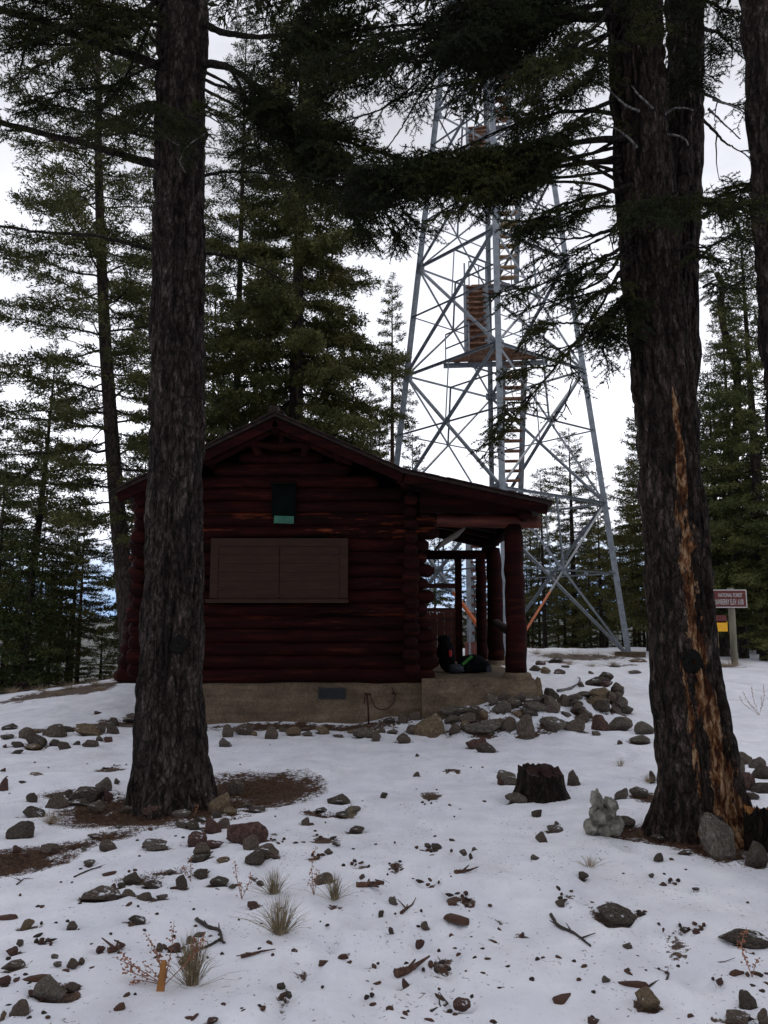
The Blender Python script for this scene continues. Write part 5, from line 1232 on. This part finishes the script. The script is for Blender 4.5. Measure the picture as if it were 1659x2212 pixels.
# ------------------------------------------------------------------ stumps, wood, sticks
def stump(px, pyb, w, h, label, name='tree_stump', topm='stump_top', lean=0, seed=1, fl=.35):
    P = ground_at(px, pyb); d = math.hypot(P[1], EYE-P[2]); r = w/F*d/2/1.34; Hh = h/F*d*.62; y = P[1]+r*.9
    z = g(P[0], y); e_ = empty(name, (P[0], y, z), label, 'stump'); sg_ = 90
    th = np.linspace(0, 2*pi, sg_, endpoint=False); zz = np.linspace(-.08, Hh, 26); T, Z = np.meshgrid(th, zz); c, s_ = np.cos(T), np.sin(T)
    R = r*(1+.07*vn(c*2+seed, s_*2, Z)+.11*vn(c*7+seed, s_*7, Z*2)+.05*vn(c*16, s_*16+seed, Z*5)+fl*np.exp(-np.clip(Z, 0, 9)/(Hh*.4)))
    Zt = Z+np.where(Z > Hh*.9, .17*Hh*vn(c*2.2, s_*2.2+seed, 0*Z)+.12*Hh*vn(c*8, s_*8+seed, 0*Z), 0)
    b = MB(); i = np.arange(25)[:, None]*sg_; j = np.arange(sg_)[None]; k2 = (j+1) % sg_
    V = np.stack([R*c+lean*Zt, R*s_, Zt], -1); b.add(V.reshape(-1, 3), np.stack([i+j, i+k2, i+sg_+k2, i+sg_+j], -1).reshape(-1, 4)); b.build('stump_side', M['stump'], e_, smooth=True)
    q = MB(); rings = [V[-1]]; cen = V[-1].mean(0)
    for f in (.85, .6, .3, .05): rings.append(cen+(V[-1]-cen)*f+np.stack([0*th, 0*th, rr_.uniform(-.03, .012, sg_)*1.0-.01], -1))
    i = np.arange(4)[:, None]*sg_; q.more(np.concatenate(rings), [np.stack([i+j, i+k2, i+sg_+k2, i+sg_+j], -1).reshape(-1, 4), [list(range(4*sg_, 5*sg_))]]); q.build('stump_top', M[topm], e_)
    return e_
stump(*zF(275, 316, 335, 235), 'black weathered stump standing in the snow between trunk and porch')
stump(1662, 1838, 78, 118, 'tall dark stump cut by the right edge beside the forked trunk', topm='orange_wood', seed=5, fl=.15)
stump(40, 1494, 36, 26, 'small stump at the edge of the left wood', seed=9)
P = ground_at(1310, 1806); d = P[1]; q = MB(); rb_ = np.random.default_rng(4)
for cx_, cz_, sx_, sz_ in ((0, .05, .17, .16), (-.03, .14, .12, .17), (.05, .17, .10, .16), (-.05, .25, .07, .13), (.052, .205, .09, .10), (.085, .07, .12, .13), (-.09, .05, .09, .12)):
    V = IV.copy(); V = V*(1+.26*fbm(V[:, 0]*2.6+cx_*50, V[:, 1]*2.4, V[:, 2]*2.4+cz_*30))[:, None]*np.array([sx_/2, .09, sz_/2])*1.1+[cx_, rb_.uniform(-.02, .02), cz_]
    q.add(V, IF)
o = q.build('root_chunk', M['bleached'], smooth=True); o.location = (P[0], P[1]+.07, g(P[0], P[1]+.07)); tag(o, 'bleached grey knobbly root chunk standing upright beside the forked trunk', 'driftwood')
def stick(pts, r, label, group='fallen sticks on the snow', m='twig', name='stick'):
    P = [ground_at(a, b) for a, b in pts]
    P = [np.array([p_[0], p_[1], p_[2]+r*.8]) for p_ in P]; c = P[0]
    q = MB(); q.tube(bez(P, 20), np.linspace(r, r*.45, len(bez(P, 20))), 6, True, .12, rr_)
    for k in range(3):
        a = P[min(len(P)-1, 1+k % max(1, len(P)-1))]; e2 = a+np.array([rr_.uniform(-.1, .1), rr_.uniform(-.05, .1), rr_.uniform(.0, .03)]); q.tube([a, e2], [r*.5, r*.2], 5, False)
    o = q.build(name, M[m], None, c, smooth=True); o.location = c; tag(o, label, 'stick', group); return o
stick([(424, 1989), (450, 2006), (473, 2013), (480, 2036), (486, 2040)], .011, 'dark forked twig lying above the seeded weed at left')
stick([(478, 2030), (450, 2046), (414, 2060)], .008, 'thin twig reaching right of the big grass tuft')
stick([(1190, 1979), (1206, 2003), (1235, 2016), (1255, 2030), (1276, 2047)], .010, 'long crooked dark stick in the right foreground snow')
stick([(160, 1896), (195, 1880), (218, 1874)], .006, 'thin straight stick in the snow below the left trunk')
stick([(1514, 2075), (1530, 2081), (1565, 2079)], .004, 'thin pale curved twig in the right foreground')
stick([(1400, 2134), (1420, 2122), (1440, 2118), (1446, 2104)], .005, 'forked twig beside the bark piece at lower right')
stick([(770, 1920), (795, 1917), (828, 1914)], .022, 'thick dark bark stick in the middle foreground', m='bark_piece')
stick([(854, 2112), (880, 2105), (900, 2093)], .022, 'short thick bark stick near the bottom centre', m='bark_piece')
stick([(983, 1890), (998, 1887), (1014, 1884)], .016, 'short stick lying right of the footprints', m='bark_piece')
stick([(232, 2060), (250, 2056), (268, 2048)], .016, 'short dark bark stick in the left foreground', m='bark_piece')
stick([(866, 1976), (878, 1966), (890, 1958)], .010, 'slim reddish twig in the middle foreground', m='bark_piece')
stick([(520, 2070), (545, 2064), (568, 2058)], .010, 'thin stick right of the large grass tuft', m='bark_piece')
stick([(930, 2190), (950, 2180), (968, 2172)], .008, 'short dark twig at the bottom edge')
stick([(1205, 1495), (1235, 1488), (1250, 1478), (1253, 1468)], .03, 'curved dead branch lying in the snow left of the cairn', m='dead_wood')
stick([(36, 1912), (46, 1904), (52, 1899)], .005, 'tiny twig below the left needle patch')
# bark pieces
def flatmesh(seed, mname, name):
    rg = np.random.default_rng(seed); V = IV2.copy(); V = V*(1+.35*vn(V[:, 0]*1.6+seed, V[:, 1]*1.6, V[:, 2]*1.6))[:, None]
    for k in range(5):
        nn = norm(rg.standard_normal(3)*[1, 1, .2]); t = V@nn-rg.uniform(.5, .8); V = V-np.where(t > 0, t, 0)[:, None]*nn
    V = V/np.abs(V).max(0); b = MB(); b.add(V, IF2); return b.mesh(name, M[mname])
BARK = [flatmesh(i+50, 'bark_piece', 'bark_piece') for i in range(5)]
CONE = []
for i in range(3):
    V = IV2.copy(); V = V*(1+.18*np.sin(V[:, 2]*14+3*np.arctan2(V[:, 1], V[:, 0]))+.1*vn(V[:, 0]*4+i, V[:, 1]*4, V[:, 2]*4))[:, None]; b = MB(); b.add(V, IF2); CONE.append(b.mesh('pine_cone', M['cone'], True))
def lay(meshes, name, px, py, sx, sy, sz, label, cat, group, rz=None):
    P = ground_at(px, py); o = bpy.data.objects.new(name, meshes[rr_.integers(0, len(meshes))]); COL.objects.link(o)
    o.location = (P[0], P[1], P[2]+sz*.12); o.scale = (sx, sy, sz); o.rotation_euler = (rr_.uniform(-.2, .2), rr_.uniform(-.2, .2), rr_.uniform(0, 2*pi) if rz is None else rz); tag(o, label, cat, group); return o
for (px, py, w, h, rz, lab) in ((978, 1950, .045, .11, 0, 'upright reddish bark slab beside the footprints'), (982, 1985, .10, .045, -.8, 'long reddish bark slab lying below the upright one'), (1214, 2160, .095, .03, .7, 'splintered tan bark piece at lower centre right'), (1371, 2130, .07, .02, -.1, 'dark red bark strip at lower right'),
                             (1590, 2105, .05, .018, .3, 'orange bark flake at lower right'), (12, 1985, .08, .03, 0, 'orange brown bark piece at the left edge'), (82, 2118, .07, .025, .1, 'flat orange bark piece in the left foreground'), (232, 1890, .06, .03, .5, 'pale brown bark piece below the left trunk'), (700, 2082, .045, .015, 0, 'dark bark flake near the bottom centre left'), (260, 2180, .03, .02, .9, 'curled bark scrap at the bottom left')):
    lay(BARK, 'bark_piece', px, py, w, h, .018, lab, 'bark', 'bark pieces on the snow', rz)
def cl(n, f):
    c = 0; t = 0
    while c < n and t < n*8:
        t += 1; px, py = rr_.uniform(0, 1659), 1600+610*rr_.uniform()**.75
        den = max(0, float(vn([px/130.], [py/55.])[0])*1.1+.32)+(.35 if 850 < px < 1010 else 0)+(.3 if px < 620 else 0)-(.3 if px > 1050 and py < 1950 else 0)
        if rr_.uniform() > den or (250 < px < 490 and py < 1750) or (1400 < px < 1620 and py < 1815): continue
        f(px, py); c += 1
cl(150, lambda px, py: lay(CONE, 'pine_cone', px, py, rr_.uniform(.007, .016), rr_.uniform(.006, .013), rr_.uniform(.005, .010), 'small dark fir cone lying on the snow', 'cone', 'fir cones strewn over the snow'))
cl(105, lambda px, py: lay(BARK, 'bark_flake', px, py, rr_.uniform(.010, .036), rr_.uniform(.006, .014), rr_.uniform(.006, .012), 'small reddish bark flake lying on the snow', 'bark', 'bark flakes strewn over the snow'))
for px, py, rx, ry, st in PATCH:
    if py > 1640 and rx < 52:
        for k in range(6):
            a_, b_ = px+rr_.normal(0, .55)*rx, py+rr_.normal(0, .6)*ry
            lay(BARK if k % 2 else CONE, 'bark_flake' if k % 2 else 'pine_cone', a_, b_, rr_.uniform(.008, .03), rr_.uniform(.006, .014), rr_.uniform(.006, .011),
                'small reddish bark flake lying on the snow' if k % 2 else 'small dark fir cone lying on the snow', 'bark' if k % 2 else 'cone', 'bark flakes strewn over the snow' if k % 2 else 'fir cones strewn over the snow')
TW = []
for i in range(5):
    rg = np.random.default_rng(i+90); Pq = np.cumsum(np.concatenate([[[-.5, 0, 0]], np.array([[.25, 0, 0]]*4)+rg.standard_normal((4, 3))*[.03, .1, .02]]), 0); b = MB(); b.tube(bez(Pq, 10), .026, 5, True, .1, rg); b.tube([Pq[2], Pq[2]+[.2, .25, .02]], [.025, .01], 4, False); TW.append(b.mesh('twig', M['twig'], True))
def _tw(px, py):
    o = lay(TW, 'twig', px, py, 1, 1, 1, 'short thin dark twig lying on the snow', 'twig', 'twigs strewn over the snow'); s_ = rr_.uniform(.04, .12); o.scale = (s_, s_, s_); o.location.z -= .33
cl(75, _tw)
# orange splinter stuck in the snow
P = ground_at(345, 2142); q = MB(); q.prism([(-.018, -.008), (.018, -.008), (.018, .008), (-.012, .008)], (0, 0, -.03), (1, 0, 0), (0, 1, 0), norm((.1, .12, 1)), .15); V_ = q.v[0]; V_[4:, 0] *= .55
o = q.build('wood_splinter', M['orange_wood']); o.location = P; tag(o, 'pale orange wood splinter standing upright by the weed', 'splinter')
# needle litter: loose needles over the bare patches
nd = MB(); rl = np.random.default_rng(66); C_, D_ = [], []
for px, py, rx, ry, st in PATCH:
    if (py > 1640 or px > 1350) and rx > 52:
        m = int(rx*ry*st*.75); a = rl.uniform(0, 2*pi, m); r_ = np.sqrt(rl.uniform(0, 1, m))*.92
        c = ground_at(px, py); e1 = ground_at(px, py-ry); e2 = ground_at(px, py+ry); wx = rx/F*math.hypot(c[1], .6); wy = abs(e1[1]-e2[1])/2
        X = c[0]+np.cos(a)*r_*wx; Y = (e1[1]+e2[1])/2+np.sin(a)*r_*wy; C_.append(np.stack([X, Y, G(X, Y)-.012], -1))
P = np.concatenate(C_); D = rl.standard_normal((len(P), 3))*[1, 1, .35]; D[:, 2] = np.abs(D[:, 2])
nd.needles(P, D, rl.uniform(.02, .045, len(P)), .004, rl); o = nd.build('needle_litter', M['litter']); tag(o, 'brown fallen needles on the bare patches round the trunks', 'litter', kind='stuff')
# ------------------------------------------------------------------ grasses and weeds
def tuft(px, py, w, h, n, label, m='grass', group='dry grass tufts in the snow', lean=0, name='grass_tuft', cat='grass tuft'):
    P = ground_at(px, py); d = math.hypot(P[1], EYE-P[2]); W = w/F*d; Hh = h/F*d; rg = np.random.default_rng(int(px)); q = MB()
    for k in range(n):
        a = rg.uniform(0, 2*pi); out = abs(rg.normal(0, .85))*(.6 if k % 4 else 1.2); b0 = np.array([cos(a)*W*.10*rg.uniform(), sin(a)*W*.10*rg.uniform(), -.01])
        L = Hh*rg.uniform(.45, 1.05); tip = b0+np.array([cos(a)*out*W*.5+lean*L, sin(a)*out*W*.35, L*(1-.35*min(out, 1.4))]); mid_ = b0*.4+tip*.6+np.array([0, 0, L*.12])
        Q = np.array([b0, mid_, tip]); q.sticks(Q[:-1], Q[1:], [.0013, .0009], [.0009, .0003])
    o = q.build(name, M[m]); o.location = P; tag(o, label, cat, group)
tuft(415, 2128, 105, 105, 230, 'largest green brown grass tuft at lower left beside the weed')
tuft(606, 2016, 105, 85, 210, 'round dry grass tuft below the pair at centre left')
tuft(592, 1930, 80, 55, 130, 'upper left dry grass tuft of the centre left three')
tuft(722, 1940, 70, 55, 130, 'right dry grass tuft of the centre left three')
tuft(110, 1778, 60, 34, 90, 'pale grass tuft under the rocks left of the trunk', 'grass_pale')
tuft(1275, 1872, 60, 30, 50, 'sparse pale grass wisps in the snow below the root chunk', 'grass_pale')
tuft(1340, 1655, 40, 24, 50, 'pale grass wisp in the snow right of the stump', 'grass_pale')
tuft(1400, 1688, 44, 22, 60, 'pale grass clump left of the forked trunk foot', 'grass_pale')
tuft(760, 1768, 40, 40, 40, 'thin grass beside the grey rocks near the centre', 'grass')
tuft(1580, 1440, 90, 26, 160, 'straw coloured grass under the summit sign', 'grass_pale')
tuft(1555, 1440, 60, 20, 100, 'straw coloured grass at the trail sign foot', 'grass_pale')
for i, (px, py, w, h) in enumerate(((1160, 1412, 60, 16), (1200, 1418, 80, 18), (1245, 1416, 90, 18), (1290, 1416, 70, 14), (1330, 1415, 60, 12), (1230, 1436, 50, 14), (1280, 1440, 40, 10), (1325, 1436, 40, 10))):
    tuft(px, py, w, h, 150, 'straw grass clump between the porch and the tower leg, %s from the left' % ORD[i], 'grass_pale', 'straw grass clumps before the tower')
for i, (px, py, w, h) in enumerate(((30, 1496, 60, 16), (90, 1492, 60, 16), (150, 1486, 70, 18), (205, 1478, 50, 16), (250, 1470, 50, 14), (120, 1500, 50, 12), (215, 1490, 40, 10), (45, 1470, 40, 45), (190, 1470, 50, 12))):
    tuft(px, py, w, h, 130, 'straw grass clump at the edge of the left wood, %s from the left' % ORD[i], 'grass_pale', 'straw grass clumps along the left wood')
def weed(px, py, stems, label, group='dried seeded weeds in the snow'):
    P = ground_at(px, py); d = math.hypot(P[1], EYE-P[2]); rg = np.random.default_rng(int(px*3)); e_ = empty('weed', P, label, 'weed', group); q = MB(); s_ = MB()
    for dx, dy, bx in stems:   # tip offset in px, bend
        tip = np.array([dx/F*d, rg.uniform(-.04, .04), dy/F*d]); mid_ = tip*.5+np.array([bx/F*d, 0, .02]); Q = bez([np.zeros(3), mid_, tip], 14); q.tube(Q, np.linspace(.0022, .001, len(Q)), 4, False)
        m = int(np.linalg.norm(tip)/.008)+3
        for k in range(m):
            t = .3+.7*k/m; i_ = min(len(Q)-1, int(t*(len(Q)-1))); c = Q[i_]+rg.standard_normal(3)*.009; V = IV2*np.array([.0036, .0036, .0028])*rg.uniform(.6, 1.5)+c; s_.add(V[:], IF2)
    q.build('stem', M['weed'], e_); s_.build('seed', M['seed'], e_)['kind'] = 'stuff'
weed(355, 2128, [(-45, 85, 5), (-75, 60, -20), (-80, 22, -22), (-55, 8, -20), (-20, 70, 0), (12, 110, 4), (-90, 45, -10), (55, 80, 20), (75, 95, 18), (-38, 40, -5), (10, 40, 0)], 'reddish seeded weed arching beside the largest grass tuft')
weed(522, 1942, [(-16, 70, -4), (16, 50, 6), (0, 30, 0)], 'orange seeded weed left of the small grass tufts')
weed(412, 1905, [(-16, 30, -3), (-4, 45, 0)], 'short orange seeded weed among the left foreground rocks')
weed(678, 1935, [(4, 55, 3), (-12, 25, 0), (2, 90, -6)], 'thin seeded weed between the two right grass tufts')
weed(1625, 2110, [(-20, 65, -4), (-8, 90, -14), (10, 40, 0)], 'thin dry weed in the lower right corner')
weed(1640, 1545, [(-10, 60, -4), (-30, 50, -6), (6, 40, 4), (-22, 28, 0), (12, 66, 6), (-40, 40, -10)], 'red stemmed weed in the snow right of the forked trunk')
weed(420, 1762, [(8, 22, 2), (0, 14, 0)], 'small orange weed at the foot of the left trunk')
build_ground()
# ------------------------------------------------------------------ light, sky, camera
W_ = bpy.data.worlds.new('World'); SC.world = W_; W_.use_nodes = True; nt = W_.node_tree
bg = nt.nodes['Background']; sky = nt.nodes.new('ShaderNodeTexSky'); sky.sky_type = 'NISHITA'; sky.sun_disc = False
SEL, SAZ = radians(38), radians(-12)
sky.sun_elevation = SEL; sky.sun_rotation = SAZ; sky.altitude = 1850
tc = nt.nodes.new('ShaderNodeTexCoord'); sep = nt.nodes.new('ShaderNodeSeparateXYZ'); nt.links.new(tc.outputs['Generated'], sep.inputs[0])
mp = nt.nodes.new('ShaderNodeMapping'); mp.inputs['Scale'].default_value = (1, 1, 2.2); nt.links.new(tc.outputs['Generated'], mp.inputs[0])
cn = N(nt, 'ShaderNodeTexNoise', Scale=1.9, Detail=6, Roughness=.55); nt.links.new(mp.outputs[0], cn.inputs['Vector'])
def mrange(v, a, b, c, d):
    m = nt.nodes.new('ShaderNodeMapRange'); m.interpolation_type = 'SMOOTHSTEP'
    for i, q_ in enumerate((a, b, c, d)): m.inputs[i+1].default_value = q_
    nt.links.new(v, m.inputs[0]); return m.outputs[0]
ez = mrange(sep.outputs[2], .22, .62, 10.6, 6.8)
fy = mrange(sep.outputs[1], -.7, .6, .66, 1.0)
nz_ = mrange(cn.outputs[0], .3, .68, .70, 1.12)
val = mathn(nt, 'MULTIPLY', mathn(nt, 'MULTIPLY', ez, fy), nz_)
cm = nt.nodes.new('ShaderNodeVectorMath'); cm.operation = 'SCALE'; cm.inputs[0].default_value = (.93, .945, 1.03); nt.links.new(val, cm.inputs['Scale'])
gap_ = mathn(nt, 'MULTIPLY', mrange(cn.outputs[0], .40, .50, 1.0, 0.0), mrange(sep.outputs[2], .0, .16, .75, .0))
lowb = mathn(nt, 'MULTIPLY', mrange(sep.outputs[2], .02, .13, 1.0, .0), mrange(cn.outputs[0], .40, .56, 1.0, .25))
base_ = mixc(nt, gap_, cm.outputs[0], sky.outputs[0])
nt.links.new(mixc(nt, lowb, base_, (2.6, 4.3, 7.6)), bg.inputs['Color']); bg.inputs['Strength'].default_value = .1
sun = bpy.data.lights.new('sun', 'SUN'); sun.energy = .6; sun.angle = radians(18); sun.color = (1, .95, .88)
so = bpy.data.objects.new('sun', sun); COL.objects.link(so)
import mathutils
sdir = mathutils.Vector((sin(SAZ)*cos(SEL), cos(SAZ)*cos(SEL), sin(SEL)))
so.rotation_euler = sdir.to_track_quat('Z', 'Y').to_euler(); so.location = (0, 0, 30)
cam = bpy.data.cameras.new('camera'); cam.sensor_fit = 'VERTICAL'; cam.sensor_height = 24; cam.lens = 24*F/2212; cam.clip_end = 20000; cam.clip_start = .05
ca = bpy.data.objects.new('camera', cam); COL.objects.link(ca); ca.location = (0, 0, EYE); ca.rotation_euler = (pi/2+PITCH, 0, 0); SC.camera = ca
SC.render.resolution_x, SC.render.resolution_y = 768, 1024
SC.render.engine = 'CYCLES'
SC.cycles.max_bounces = 6; SC.cycles.diffuse_bounces = 4; SC.cycles.use_denoising = True
SC.view_settings.view_transform = 'Standard'; SC.view_settings.look = 'None'; SC.view_settings.exposure = .45; SC.view_settings.gamma = 1
print('TRIS', sum(len(m.polygons) for m in bpy.data.meshes))
